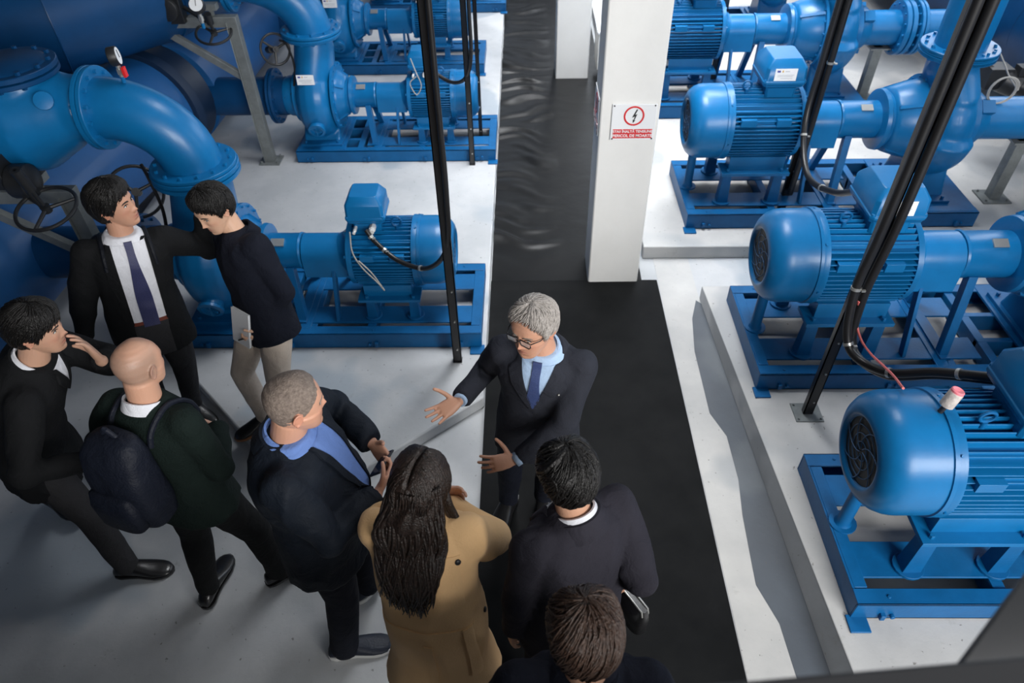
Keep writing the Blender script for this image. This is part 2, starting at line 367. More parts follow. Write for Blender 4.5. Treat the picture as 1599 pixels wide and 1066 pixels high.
    # feet pedestals
    for xx in (cL+.03, mL-.12):
        for q in (-1, 1):
            pd = MB(); yy = q*R*.86; pd.loft([[(xx+a*w_, yy+b*w_*.9, z) for a, b in ((-1, -1), (1, -1), (1, 1), (-1, 1))] for z, w_ in ((fh, .045*R/.29), (H-R*1.17, .036*R/.29))])
            pd.cyl((xx, yy, fh-.004), (xx, yy, fh+.012), .075*R/.29, 16); pd.build('pedestal', BLUE2, t, bevel=.002)
    pd = MB(); pd.lathe((cL*.35, 0, fh-.004), (0, 0, 1), [(0, .07), (.012, .07), (.012, .045), (.03, .035), (H-R*.97-fh, .035)], 16)
    if P['big']: pd.build('fan_cover_prop', BLUE2, t)
    # terminal box
    bxm = MB(); bc, bw, bd, bh = P['bx'], P['bw'], P['bd'], P['bh']
    bz = H+R*.86
    secs = [(0, .72), (.26, .74), (.34, .98), (.40, 1.0), (.42, 1.04), (.48, 1.04), (.49, 1.0), (.80, .97), (1.0, .70)]
    def rr(w, d, z):
        c = min(w, d)*.14
        return [(bc+x, y, z) for x, y in ((-w+c, -d), (w-c, -d), (w, -d+c), (w, d-c), (w-c, d), (-w+c, d), (-w, d-c), (-w, -d+c))]
    bxm.loft([rr(bw/2*k, bd/2*k, bz+bh*z) for z, k in secs])
    for sx in (-1, 1):
        for sy in (-1, 1): bxm.cyl((bc+sx*bw*.46, sy*bd*.46, bz+bh*.42), (bc+sx*bw*.46, sy*bd*.46, bz+bh*.53), .012, 8)
    bxm.build('terminal_box', BLUE, motor, bevel=.004)
    if P['sticker']:
        st = MB(); sticker(st, (bc-.01, -s*(bd/2*.988), bz+bh*.66), (s, 0, 0), (0, s*.05, 1), bw*.52, bh*.30); st.build('terminal_box_sticker', STK, motor, label='white paper sticker')
    if P['gland']:
        for gx, gz, r, nm in ((bc+bw*.16*s, .20, .022, 1), (bc-bw*.30*-1*s*-1, .17, .012, 0)):
            gl = MB(); yy = -s*bd*.36; gl.cyl((gx, yy, bz+bh*gz), (gx, yy-s*.05, bz+bh*gz), r, 6); gl.cyl((gx, yy-s*.05, bz+bh*gz), (gx, yy-s*.075, bz+bh*gz), r*.8, 12); gl.build('cable_gland', WHITE, motor, label='white cable gland')
    e = MB(); ex = cL+.10; e.torus((ex, -s*R*.25, H+R*1.06+.02), (0, 1, .1), .032, .008, 24, 8); e.cyl((ex, -s*R*.25, H+R*.9), (ex, -s*R*.25, H+R*1.02), .014, 12); e.build('lifting_eye', BLUE2, motor)
    # coupling guard
    cg = MB(); gr_ = P['gr']; arc = [(gr_*math.cos(a), H+gr_*math.sin(a)*.92) for a in [PI*k/12 for k in range(13)]]
    poly = arc+[(-gr_, H-gr_*1.08), (gr_, H-gr_*1.08)]
    cg.prism(poly, 'x', mL+.02, gL); cg.build('coupling_guard', BLUE, t, bevel=.004)
    # bearing housing + bracket
    br = P['br']; b = MB(); b.lathe((0, 0, H), X, [(gL+.004, br*.8), (gL+.006, br), (gL+.02, br*1.03), (gL+.03, br*.98), (bL, br*.98), (bL+.01, br*1.05)], 36)
    b.build('bearing_housing', BLUE, t)
    np_ = MB(); ca = .5; c = Vector(((gL+bL)/2+.04, -s*br*math.sin(ca)*1.0, H+br*math.cos(ca)*1.0)); u = Vector((s, 0, 0)); v = Vector((0, s*math.cos(ca), math.sin(ca)))
    np_.add([c+u*a*.045+v*b_*.028+Vector((0, -s*math.sin(ca), math.cos(ca)))*k for k in (-.004, .006) for a, b_ in ((-1, -1), (1, -1), (1, 1), (-1, 1))], [(0, 3, 2, 1), (4, 5, 6, 7), (0, 1, 5, 4), (1, 2, 6, 5), (2, 3, 7, 6), (3, 0, 4, 7)]); np_.build('nameplate', LSTEEL, t, label='silver metal nameplate')
    lg = MB()
    for q in (-1, 1):
        for xx, lean in ((gL+.05, .05), (gL-.20, 0)):
            if xx < gL and not q: continue
            w_ = .028 if xx > gL else .012
            lg.loft([[(xx+a*w_, q*(.30*W)+b_*.03, fh) for a, b_ in ((-1, -1), (1, -1), (1, 1), (-1, 1))], [(xx+lean+a*w_, q*br*.72+b_*.03, H-br*.5) for a, b_ in ((-1, -1), (1, -1), (1, 1), (-1, 1))]])
    lg.bx(gL+.02, gL+.09, -.36*W, .36*W, fh-.002, fh+.014); lg.build('support_bracket', BLUE2, t, bevel=.002)
    # cone and volute
    cn = MB(); r2 = P['cr']; cn.lathe((0, 0, H), X, [(bL, r2*.62), (bL+.005, r2*.78), (bL+.035, r2*.80), (bL+.05, r2*.72), (bL+.07, r2*.72), (bL+.08, r2*.80), (bL+.10, r2*.84), ((bL+kL)/2+.05, r2*.96), (kL-.02, r2*1.02), (kL+.02, r2*1.02)], 40)
    for k in range(4):
        a = PI/4+k*PI/2; d = Vector((0, math.sin(a), math.cos(a)))
        cn.loft([[Vector((x, 0, H))+d*r+Vector((0, d.z, -d.y))*q for q, r in ((-.012, r2*.7), (.012, r2*.7), (.012, rt), (-.012, rt))] for x, rt in ((bL+.08, r2*.86), (kL-.02, r2*1.08))])
    cn.build('volute_cover', BLUE, t)
    vm = MB(); vc = (v0+v1)/2; vw = (v1-v0)/2
    rings = []
    K = 40
    for k in range(K):
        a = 2*PI*k/K; rad = RV*(.90+.14*((a/(2*PI)+.25) % 1)); cr_ = vw*(.80+.25*((a/(2*PI)+.25) % 1))
        cy, cz = math.sin(a)*(rad-cr_*.9), math.cos(a)*(rad-cr_*.9)
        rings.append([(vc+cr_*math.cos(2*PI*j/14), (cy+math.sin(a)*cr_*.9*math.sin(2*PI*j/14)), H+cz+math.cos(a)*cr_*.9*math.sin(2*PI*j/14)) for j in range(14)])
    vm.loft(rings, closed=True)
    vm.lathe((0, 0, H), X, [(v0+.02, RV*.62), (v0+.06, RV*.78), (v1-.06, RV*.78), (v1, RV*.5), (v1+.02, RV*.45)], 40)
    nr = P['nr']; nk = P['nx']
    vm.tube([(vc, 0, H+RV*.2), (vc, 0, H+RV*.62), (nk, 0, VH-.12), (nk, 0, VH-.02)], [(RV*.72, vw*.98), (RV*.74, vw*1.02), (nr*1.18, vw*.98), (nr*1.0, nr)], 28, up=(0, 1, 0))
    vm.loft([[(x, y, z) for x, y in ((v0+.01, -w_), (v1+.0, -w_), (v1, w_), (v0+.01, w_))] for z, w_ in ((fh, RV*.55), (fh+.05, RV*.5), (H-RV*.6, RV*.28))])
    me = remesh(vm, .014, 6); vol = finish('volute', me, BLUE, t, ang=180, fixn=False)
    fl = MB(); flange(fl, (nk, 0, VH), (0, 0, 1), P['fr'], .028, 12); fl.build('discharge_flange', BLUE, vol)
    fb = MB(); flange_b = 18
    fb.lathe((0, 0, H), X, [(kL-.015, RV*.80), (kL+.01, RV*.80)], 40)
    for k in range(flange_b): a = 2*PI*k/flange_b; fb.cyl((kL-.03, RV*.75*math.sin(a), H+RV*.75*math.cos(a)), (kL+.01, RV*.75*math.sin(a), H+RV*.75*math.cos(a)), .010, 6)
    fb.build('cover_bolts', BLUE, vol)
    vf = MB(); vf.bx(v0-.02, v1+.02, -RV*.75, RV*.75, fh+.002, fh+.03)
    for sx in (v0+.03, v1-.03):
        for q in (-1, 1): vf.cyl((sx, q*RV*.66, fh+.03), (sx, q*RV*.66, fh+.055), .014, 6)
    vf.build('volute_foot', BLUE2, vol, bevel=.003)
    # hand hole cap low on the camera side (or on the end shell)
    hh = MB(); hp = Vector((vc-.01, -s*RV*.80, H-RV*.42)); hd = Vector((0, -s*.86, -.35)).normalized()
    hh.lathe(hp, hd, [(-.05, .075), (.045, .075), (.055, .085), (.075, .085), (.08, .06), (.06, .055), (.06, .001)], 28)
    for k in range(2): hh.box(hp+hd*.070, (.012, .012, .11), rot=Matrix.Rotation(PI/2*k, 3, hd))
    if not P['big']: hh.build('plug_cap', BLUE, vol)
    if volute_sticker:
        st = MB(); sticker(st, (vc-.02*s, -s*(RV*.5), VH-.34), (s, 0, 0), (0, s*.1, 1), .17, .095)
        so = st.build('volute_sticker', STK, vol, label='white paper sticker')
        # press it on the shell
        bv = BVHTree.FromPolygons([v.co for v in me.vertices], [tuple(p.vertices) for p in me.polygons])
        ys = max(abs(h[0].y) for h in [bv.ray_cast(Vector((vc-.02*s+dx, -s*2, VH-.34+dz_)), Vector((0, s, 0))) for dx in (-.08, 0, .08) for dz_ in (-.04, .04)] if h[0])
        for v in so.data.vertices: v.co.y += -s*(ys-RV*.5+.004)
    # suction nozzle
    sn = MB(); sn.lathe((0, 0, H), X, [(v1-.03, RV*.62), (v1+.02, RV*.62), (v1+.03, RV*.50), (v1+.10, RV*.48), (v1+.16, P['sr'])], 36)
    if P['big']:
        for a in (-.75, .75, PI): sn.box((v1+.09, math.sin(a)*RV*.50, H+math.cos(a)*RV*.50), (.10, .10, .05), rot=Matrix.Rotation(-a, 3, 'X'))
    sn.build('suction_nozzle', BLUE, vol)
    return t
BIG = dict(big=True, s=1, R=.29, H=.74, cL=.32, mL=.885, gL=1.20, bL=1.52, kL=1.84, v0=1.84, v1=2.20, FL=2.42, W=.90, fh=.14, RV=.43, VH=1.29, fx=.04,
           bx=.665, bw=.315, bd=.36, bh=.30, gr=.158, br=.150, cr=.30, nr=.18, nx=1.97, fr=.275, sr=.16, sticker=True, gland=False)
SML = dict(big=False, s=-1, R=.235, H=.55, cL=.27, mL=.72, gL=1.04, bL=1.27, kL=1.45, v0=1.45, v1=1.84, FL=1.90, W=.80, fh=.13, RV=.41, VH=1.18, fx=-.17,
           bx=.56, bw=.25, bd=.24, bh=.27, gr=.128, br=.125, cr=.24, nr=.18, nx=1.60, fr=.27, sr=.17, sticker=False, gland=True)
G1, G2 = 'blue pumps in the right row', 'blue pumps in the left row'
pr = make_pump('large blue pump set nearest at lower right, worn taped cap on its motor', BIG, G1)
pr.location = (1.545, 2.045, .12)
rp = [pr]
for (x, y, lab, sc) in ((1.455, 3.57, 'large blue pump set second from the front in the right row', 1),
                        (1.31, 5.40, 'large blue pump set with tall upright discharge pipe, third from the front on the right', 1),
                        (1.12, 7.42, 'large blue pump set just right of the white sign column top, fourth from front', 1),
                        (1.1, 9.5, 'large blue pump set at the top edge on the right, farthest back', 1)):
    c = copy_tree(pr); c.location = (x, y, .12); c['label'] = lab; c.scale = (sc,)*3; rp.append(c)
pl = make_pump('blue pump set behind the two men, nearest of the left row', SML, G2, True)
pl.location = (-.47, 3.95, .10); pl.rotation_euler.z = PI
for (x, y, lab, sc) in ((-.43, 6.53, 'blue pump set with a white casing sticker, second from front on the left', .93),
                        (-.62, 8.60, 'blue pump set third from the front on the left, behind the stickered pump', .93),
                        (-.40, 10.7, 'blue pump set at the top edge on the left, farthest back', .93)):
    c = copy_tree(pl); c.location = (x, y, .10); c['label'] = lab; c.scale = (sc,)*3

# ------------------------------------------------------------------ pipework
def pipe(name, label, segs, m=BLUE, cat='pipe', group=None, flanges=(), extra=None):
    t = thing(name, label, cat, group=group)
    for nm, pts, r, n in segs: mb = MB(); mb.tube(pts, r, n); mb.build(nm, m, t, ang=50)
    for (c, ax, R, tt, bolts) in flanges: mb = MB(); flange(mb, c, ax, R, tt, bolts, .012 if R < .4 else .018); mb.build('flange', m, t)
    return t
# left row: discharge bend of the nearest pump, check valve, suction
zf = 1.31
e1 = elbow((-2.07, 3.95, zf), (0, 0, 1), (-2.50, 3.95, 1.69), (-1, 0, 0), 14)
dp = pipe('discharge_bend', 'big blue discharge elbow curving left above the nearest left pump', [('bend', e1, .178, 32)], flanges=[((-2.51, 3.95, 1.69), (1, 0, 0), .238, .026, 14), ((-2.07, 3.95, zf+.0), (0, 0, 1), .262, .022, 14)])
cv = thing('check_valve', 'bulbous blue check valve with a round bolted lid at left edge', 'valve', (-2.92, 3.95, 0))
vb = MB(); vb.tube([(.36, 0, 1.69), (.28, 0, 1.69), (.18, 0, 1.68), (0, 0, 1.64), (-.22, 0, 1.64), (-.42, 0, 1.67), (-.62, 0, 1.69)], [.19, .19, .235, .31, .32, .25, .19], 32)
vb.tube([(-.02, 0, 1.62), (-.02, 0, 1.90)], [.24, .215], 32)
finish('valve_body', remesh(vb, .014, 8), BLUE, cv, ang=180, fixn=False)
lid = MB(); flange(lid, (-.02, 0, 1.925), (0, 0, 1), .265, .028, 12, .015); lid.lathe((-.02, 0, 1.955), (0, 0, 1), [(0, .22), (.012, .2), (.018, .001)], 36); lid.build('valve_lid', DKBLUE, cv)
nz = MB(); nz.lathe((.22, -.16, 1.80), (.4, -.75, .5), [(0, .04), (.04, .04), (.045, .05), (.065, .05), (.07, .02)], 16); nz.build('valve_plug', BLUE, cv)
pipe('discharge_pipe', 'blue discharge pipe leaving the check valve at far left', [('pipe_run', [(-3.56, 3.95, 1.69), (-5.5, 3.95, 1.69)], .20, 28)], m=DKBLUE, flanges=[((-3.58, 3.95, 1.69), (1, 0, 0), .27, .03, 14)])
# pressure gauges
def gauge(loc, face, label, s=1, cock=True):
    t = thing('pressure_gauge', label, 'gauge', loc)
    f = Vector(face).normalized(); st = MB(); st.cyl((0, 0, 0), (0, 0, .035*s), .012*s, 12); st.build('stem', BLUE, t)
    c = Vector((0, 0, .15*s)); b = MB(); b.lathe(c-f*.025*s, f, [(0, .048*s), (.004, .052*s), (.045*s, .052*s), (.05*s, .048*s), (.046*s, .045*s)], 28); b.build('case', IRON, t)
    d = MB(); d.lathe(c+f*.0235*s, f, [(0, .0455*s), (.001, .0455*s)], 28); d.build('dial', STICK, t, label='white dial face')
    n = MB(); up = Vector((0, 0, 1)); up = (up-f*up.dot(f)).normalized(); n.tube([c+f*.0265*s-up*.01*s, c+f*.0265*s+up*.032*s], .002*s, 6); n.build('needle', IRON, t)
    v = MB(); v.cyl((0, 0, .035*s), (0, 0, .10*s), .013*s, 12); v.cyl((0, 0, .05*s), (0, 0, .08*s), .018*s, 6); v.build('stop_cock', LSTEEL, t)
    if cock: l = MB(); l.box((.03*s, -.008, .065*s), (.014*s, .03*s, .055*s)); l.cyl((0, 0, .065*s), (.03*s, -.004, .065*s), .006*s, 8); l.build('lever', REDL, t, label='red lever')
    return t
gauge((-2.30, 3.95, 1.842), (.95, .25, .08), 'round pressure gauge with red lever on the big blue elbow')
gauge((-2.56, 5.80, 1.50), (.1, -.85, .6), 'pressure gauge with white dial facing the camera at top left', 1.15, False)
# suction: header pipe low at left with branch pipes
RINGM = mat('shadow_blue_ring', (.004, .018, .05), .5)
HDR = mat('header_pipe_paint', (.003, .085, .27), .6, coat=.1, bump=.06, bscale=14, var=.2, vscale=2)
t = thing('header_pipe', 'huge dark blue header pipe lying along the floor at left', 'pipe')
mb = MB(); mb.tube(bez([(-3.82, -2, .62), (-3.80, 2.6, .62), (-3.72, 4.6, .62), (-3.47, 6.12, .66)], 8), .50, 48); mb.build('pipe_run', HDR, t, ang=50)
mb = MB(); mb.tube([(-3.40, 6.45, .66), (-3.30, 9.3, .66), (-3.25, 15, .66)], .50, 48); mb.build('pipe_run', HDR, t, ang=50)
mb = MB(); mb.lathe((-3.475, 6.10, .66), (.19, .98, 0), [(0, .50), (.01, .54), (.10, .55), (.12, .50), (.36, .495)], 48); mb.build('shaded_joint_ring', RINGM, t, label='joint ring with shadow put into its dark colour')  # ring at the header joint; its dark colour stands for the shadow there
def suction(y, x1, z, r, lab, xf):
    return pipe('suction_pipe', lab, [('pipe_run', [(-3.40, y, z), (x1, y, z)], r, 32)], m=DKBLUE, group=None, flanges=[((xf, y, z), (1, 0, 0), r*1.45, .025, 12)])
suction(3.95, -2.46, .65, .18, 'dark blue suction pipe running left from the nearest left pump', -2.62)
suction(6.53, -2.27, .61, .175, 'dark blue suction pipe joining the second left pump to the header', -2.38)
suction(8.60, -2.47, .61, .175, 'dark blue suction pipe behind the steel support frame', -2.58)
# overhead mitred pipe top left
seg = [(-8.0, 5.35, 1.62), (-4.6, 5.45, 1.62), (-3.75, 5.75, 1.62), (-3.2, 6.4, 1.62), (-2.9, 7.3, 1.62), (-2.88, 8.6, 1.62)]
t = thing('overhead_pipe', 'wide dark blue mitred pipe crossing the top left corner', 'pipe')
mb = MB(); mb.tube(seg, .43, 48); mb.build('pipe_run', DKBLUE, t, ang=20)
for i in (1, 2, 3):
    d = (Vector(seg[i+1])-Vector(seg[i-1])).normalized(); mb = MB(); mb.torus(seg[i], d, .432, .006, 48, 6); mb.build('weld_seam', DKBLUE, t)
# discharge bends of the next left pumps
for (x, y, lab) in ((-1.92, 6.53, 'blue discharge elbow rising from the stickered second left pump'), (-2.11, 8.60, 'blue discharge elbow rising from the third left pump')):
    e = elbow((x, y, 1.20), (0, 0, 1), (x-.62, y-.05, 1.68), (-1, -.1, 0), 14)
    pipe('discharge_bend', lab, [('bend', e, .185, 30), ('pipe_run', [(x-.60, y-.05, 1.68), (x-1.1, y-.1, 1.68)], .19, 28)], flanges=[((x, y, 1.215), (0, 0, 1), .27, .022, 12), ((x-.62, y-.05, 1.68), (1, .1, 0), .27, .03, 12)])
# grey steel supports
def bar(mb, a, b, w, h=None):
    a, b = Vector(a), Vector(b); h = h or w; d = (b-a).normalized(); u = Vector((0, 0, 1)) if abs(d.z) < .8 else Vector((0, 1, 0)); u = (u-d*u.dot(d)).normalized(); v = d.cross(u)
    mb.loft([[p+u*i*h/2+v*j*w/2 for i, j in ((-1, -1), (1, -1), (1, 1), (-1, 1))] for p in (a, b)])
def support(name, lab, x, y, h, xl, w=.085):
    t = thing(name, lab, 'support frame', (x, y, 0))
    m = MB(); bar(m, (0, 0, .10), (0, 0, h+w/2-.003), w*.97, w*.97); m.bx(-w/2-.004, -w/2, -w/2-.02, w/2+.02, .1, h); m.build('leg', STEEL, t, bevel=.003)
    m = MB(); m.bx(-.10, .10, -.09, .09, .10, .112)
    for a in (-1, 1):
        for b in (-1, 1): m.cyl((a*.075, b*.065, .112), (a*.075, b*.065, .135), .010, 6)
    m.build('foot_plate', STEEL, t)
    m = MB(); bar(m, (w/2, 0, h), (xl, 0, h), w, w); m.build('crossbeam', STEEL, t, bevel=.003)
    m = MB(); bar(m, (-.02, .0, h-.50), (-.66, .0, h-.04), w*.55, w*.7); m.build('brace', STEEL, t, bevel=.003)
    m = MB(); bar(m, (xl, 0, .0), (xl, 0, h+w/2-.003), w*.97, w*.97); m.build('leg', STEEL, t)
    m = MB(); m.box((-.16, 0, h+.06), (.03, .03, .1)); m.box((-.16, 0, h+.12), (.12, .08, .05)); m.build('pipe_saddle', STEEL, t)
    return t
support('steel_support', 'grey steel support frame with diagonal brace under the top left pipes', -2.47, 6.2, 1.42, -1.62)
support('steel_support', 'grey steel support frame at left edge under the check valve, behind the seated-looking black wheel', -2.84, 3.80, 1.20, -1.62)['label'] = 'grey steel support frame at left edge under the check valve'
# hand wheels
def wheel(loc, ax, R, lab, stem=.15, dirn=-1):
    t = thing('handwheel', lab, 'handwheel', loc, group='black valve handwheels'); ax = Vector(ax).normalized()
    m = MB(); m.torus((0, 0, 0), ax, R, .011, 36, 8); m.build('rim', IRON, t)
    u = Vector((1, 0, 0)); u = (u-ax*u.dot(ax)).normalized(); w = ax.cross(u)
    m = MB()
    for k in range(3):
        a = 2*PI*k/3+.5; m.tube([(0, 0, 0), (u*math.cos(a)+w*math.sin(a))*R], [.013, .009], 8)
    m.cyl(-ax*.02, ax*.02, .028, 16); m.build('spokes', IRON, t)
    m = MB(); m.cyl(ax*dirn*stem, ax*.03, .012, 10); m.cyl(ax*dirn*stem, ax*dirn*(stem*.5), .03, 12); m.build('spindle', IRON, t)
    return t
wheel((-2.62, 6.10, 1.36), (.1, -.35, 1), .145, 'black handwheel in front of the steel frame at top left', .18, 1)
wheel((-2.78, 3.48, 1.30), (0, -.25, 1), .17, 'black handwheel at the left edge above the man with his hand on his cheek', .3, 1)
wheel((-2.62, 4.12, 1.02), (.45, -.8, .5), .17, 'upright black handwheel behind the head of the man with the dark blue tie', .25)
wheel((-2.22, 6.35, 1.12), (.6, -.75, .3), .13, 'small upright black handwheel left of the stickered pump casing', .2)
# valve gearboxes / actuators
def blob(name, lab, cat, loc, parts, m=IRON):
    t = thing(name, lab, cat, loc)
    for nm, f in parts: mb = MB(); f(mb); mb.build(nm, m, t, bevel=.004)
    return t
blob('valve_gearbox', 'black valve gearbox with the dark lever arm at the extreme left edge', 'gearbox', (-3.02, 3.62, 1.42), [('housing', lambda m: (m.lathe((0, 0, -.02), (1, 0, 0), [(0, .07), (.03, .10), (.13, .10), (.16, .06)], 20), m.box((-.04, 0, .05), (.12, .14, .18)))), ('spindle', lambda m: m.cyl((.1, -.05, 0), (.22, -.13, -.12), .018, 10))])
blob('valve_gearbox', 'black valve gearbox carrying the dial at the top left', 'gearbox', (-2.95, 6.2, 1.55), [('housing', lambda m: (m.box((0, 0, 0), (.22, .2, .24)), m.lathe((0, -.08, 0), (0, -1, 0), [(0, .1), (.05, .09), (.06, .05)], 20))), ('spindle', lambda m: m.cyl((.12, -.05, 0), (.3, -.1, -.1), .018, 10))])
mb = MB(); mb.tube(bez([(-2.42, 3.98, 1.30), (-2.36, 3.9, 1.24), (-2.33, 3.86, 1.05), (-2.37, 3.85, .85), (-2.46, 3.85, .70)], 8), .011, 8); tag(mb.build('hose', CABLE), 'short black hose hanging beside the nearest left pump casing', 'hose')
mb = MB(); mb.tube(bez([(-2.18, 6.40, 1.18), (-2.12, 6.38, 1.15), (-2.09, 6.37, .95), (-2.16, 6.37, .72), (-2.25, 6.37, .66)], 8), .010, 8); tag(mb.build('hose', CABLE), 'black hose looping down beside the stickered left pump casing', 'hose')

# right row: vertical discharge pipes, suction pipes, header
def riser(x, y, lab, top=3.8, wires=False):
    t = pipe('discharge_pipe', lab, [('pipe_run', [(x, y, 1.40), (x, y, top)], .182, 36)], flanges=[((x, y, 1.415), (0, 0, 1), .275, .03, 14)]); return t
riser(3.39, 2.09, 'tall blue discharge pipe of the nearest right pump outside the frame')
riser(3.39, 3.57, 'blue discharge pipe of the second right pump at the right edge')
riser(3.28, 5.40, 'tall bright blue upright discharge pipe with a bolted flange at upper right')
def rsuct(y, x0, lab, xf=None):
    fl = []
    if xf: fl = [((xf, y, .86), (1, 0, 0), .26, .045, 14), ((xf+.13, y, .86), (1, 0, 0), .26, .03, 14)]
    return pipe('suction_pipe', lab, [('pipe_run', [(x0, y, .86), (5.2, y, .86)], .165, 32)], flanges=fl)
rsuct(2.09, 3.76, 'blue suction pipe of the nearest right pump outside the frame')
rsuct(3.57, 3.76, 'blue suction pipe of the second right pump at the right edge')
rsuct(5.40, 3.64, 'bright blue suction pipe running to the right edge from the third right pump')
rsuct(7.42, 3.44, 'blue suction pipe with a double bolted flange pair at upper right', 3.82)
rsuct(9.5, 3.44, 'blue suction pipe of the farthest right pump at the top edge')
t = thing('header_pipe', 'huge dark blue header pipe with weld seams in the upper right corner', 'pipe')
mb = MB(); mb.tube([(5.30, -2, 1.02), (5.30, 7.0, 1.02), (5.05, 8.6, 1.02), (5.05, 15, 1.02)], .62, 48); mb.build('pipe_run', DKBLUE, t, ang=50)
for y in (4.6, 6.05, 7.0): mb = MB(); mb.torus((5.30, y, 1.02), (0, 1, .12), .622, .006, 48, 6); mb.build('weld_seam', DKBLUE, t)
mb = MB(); mb.tube([(3.5, 8.75, 1.55), (4.2, 8.60, 1.45), (5.0, 8.5, 1.25)], .36, 40); mb.build('branch_pipe', DKBLUE, t, ang=50)
for (x, y, h, lab) in ((3.66, 7.42, .70, 'short grey steel stand under the flange pair at upper right'), (4.10, 5.40, .70, 'grey steel stand under the suction pipe at the right edge')):
    t = thing('pipe_stand', lab, 'pipe stand', (x, y, .12))
    m = MB(); bar(m, (0, 0, .0), (0, 0, h-.14), .09, .09); m.build('leg', STEEL, t); m = MB(); m.bx(-.12, .12, -.11, .11, 0, .012)
    for a in (-1, 1):
        for b in (-1, 1): m.cyl((a*.09, b*.08, .012), (a*.09, b*.08, .03), .010, 6)
    m.build('foot_plate', STEEL, t); m = MB(); m.bx(-.10, .10, -.09, .09, h-.155, h-.14); m.build('saddle', STEEL, t)
def act(m):
    m.lathe((0, 0, 0), (1, -.35, -.3), [(-.02, .08), (.0, .11), (.14, .11), (.15, .075), (.26, .075), (.27, .095), (.33, .095), (.34, .06)], 20); m.box((-.06, .02, .02), (.2, .18, .18)); m.box((.12, -.06, .10), (.12, .1, .08))
blob('valve_actuator', 'black motorised valve actuator behind the upright blue pipe', 'actuator', (4.22, 6.15, .86), [('housing', act), ('conduit', lambda m: m.tube(bez([(-.1, 0, .08), (-.2, .02, .16), (-.14, -.02, .25)], 6), .02, 8))])
wheel((4.15, 8.2, 1.72), (0, -.2, 1), .15, 'handwheel at the very top edge above the right flange pair', .25)
mb = MB(); q = []
for k in range(46): a = k/20*2*PI; q.append((3.72+.105*math.cos(a)-.002*k*.3, 5.33, 1.12+.105*math.sin(a)))
mb.tube([(3.58, 5.38, 1.40), (3.66, 5.36, 1.30), (3.70, 5.34, 1.24)]+q, .006, 6); tag(mb.build('coiled_wire', GREYWIRE), 'coil of thin pale wire hanging below the flange of the tall upright pipe', 'wire')
mb = MB(); mb.tube(bez([(3.45, 5.42, 1.98), (3.75, 5.45, 1.93), (4.1, 5.5, 2.0), (4.5, 5.5, 2.28), (4.8, 5.5, 2.4)], 8), .008, 6); tag(mb.build('wire', GREYWIRE), 'thin pale wire sagging from the tall upright pipe to the right edge', 'wire')

# ------------------------------------------------------------------ black cable posts and cables
def post(x, y, lab, w=.056, z0=.10, base=False, ties=(), h=6.19):
    t = thing('cable_post', lab, 'post', (x, y, z0))
    m = MB(); a = w/2
    m.bx(-a, a, -a*.6, -a*.6+.006, 0, h-z0); m.bx(-a, -a+.006, -a*.6, a*.7, 0, h-z0); m.bx(a-.006, a, -a*.6, a*.7, 0, h-z0)
    m.build('channel', BLACKP, t)
    m = MB(); m.bx(-a*1.1, a*1.1, -a*.9, a*.9, 0, .008)
    if base: m = MB(); m.bx(-.085, .085, -.075, .075, 0, .008); [m.cyl((i*.068, j*.058, .008), (i*.068, j*.058, .02), .007, 6) for i in (-1, 1) for j in (-1, 1)]
    m.build('foot_plate', STEEL if base else BLACKP, t)
    for k in range(3): m = MB(); m.cyl((a*.2, -a*.6, .12+k*.25), (a*.2, -a*.6-.008, .12+k*.25), .006, 6); m.build('bolt', LSTEEL, t)
    return t
post(-.46, 3.42, 'black steel cable post standing beside the nearest left pump frame')
post(-.495, 6.10, 'thicker of the two black cable posts before the second left pump', .05)
post(-.43, 6.55, 'thin black cable post just right of the pair at the top left of the walkway', .035)
post(1.765, 2.92, 'black cable post on a small square foot plate in front of the second right pump', .058, .12, True)
post(2.23, 5.25, 'black cable post behind the second right pump carrying two thick cables', .058, .12)
post(2.08, 7.65, 'black cable post at the top right of the sign column', .06, .12)
def cable(pts, r, lab, n=10, m=CABLE, ties=(), name='power_cable', k=10, group=None):
    t = thing(name, lab, 'cable', pts[0], group=group); P = bez(pts, k); o = Vector(pts[0])
    mb = MB(); mb.tube([p-o for p in P], r, n); mb.build('sheath', m, t)
    for f in ties:
        i = int(f*(len(P)-1)); d = (P[min(i+1, len(P)-1)]-P[i-1]).normalized(); mb = MB(); mb.lathe(P[i]-o-d*.008, d, [(0, r*1.18), (.016, r*1.18)], 14); mb.box(P[i]-o+Vector((r*1.3, -r, 0)), (.02, .012, .01)); mb.build('cable_tie', LSTEEL, t, label='pale metal cable tie')
    return t
# box centres (world): right pumps x+.70, z .12+.74+.25+.1
TB = lambda p: (p.location.x+.70, p.location.y, .12+.74+.29*.86+.06)
cable([(1.735, 2.86, 4.6), (1.735, 2.86, 2.4), (1.73, 2.86, 1.55), (1.71, 2.84, 1.15), (1.74, 2.74, .86), (1.86, 2.56, .86), (2.0, 2.40, 1.02), (2.12, 2.22, 1.17)], .023, 'thick black cable looping from the near right post into the front pump box', 12, ties=(.42, .56, .74, .92))
cable([(1.80, 2.87, 4.6), (1.80, 2.87, 2.4), (1.795, 2.86, 1.6), (1.77, 2.85, 1.10), (1.785, 2.77, .82), (1.89, 2.58, .815), (2.03, 2.42, .98), (2.16, 2.24, 1.13)], .023, 'second thick black cable beside the looping one on the near right post', 12)
cable([(2.20, 5.19, 4.4), (2.20, 5.19, 2.4), (2.19, 5.18, 1.5), (2.16, 5.10, .98), (2.14, 4.75, .74), (2.16, 4.3, .86), (2.14, 3.9, 1.12), (2.13, 3.76, 1.17)], .023, 'thick black cable drooping from the second right post toward the tilted box', 12, ties=(.46, .66, .85))
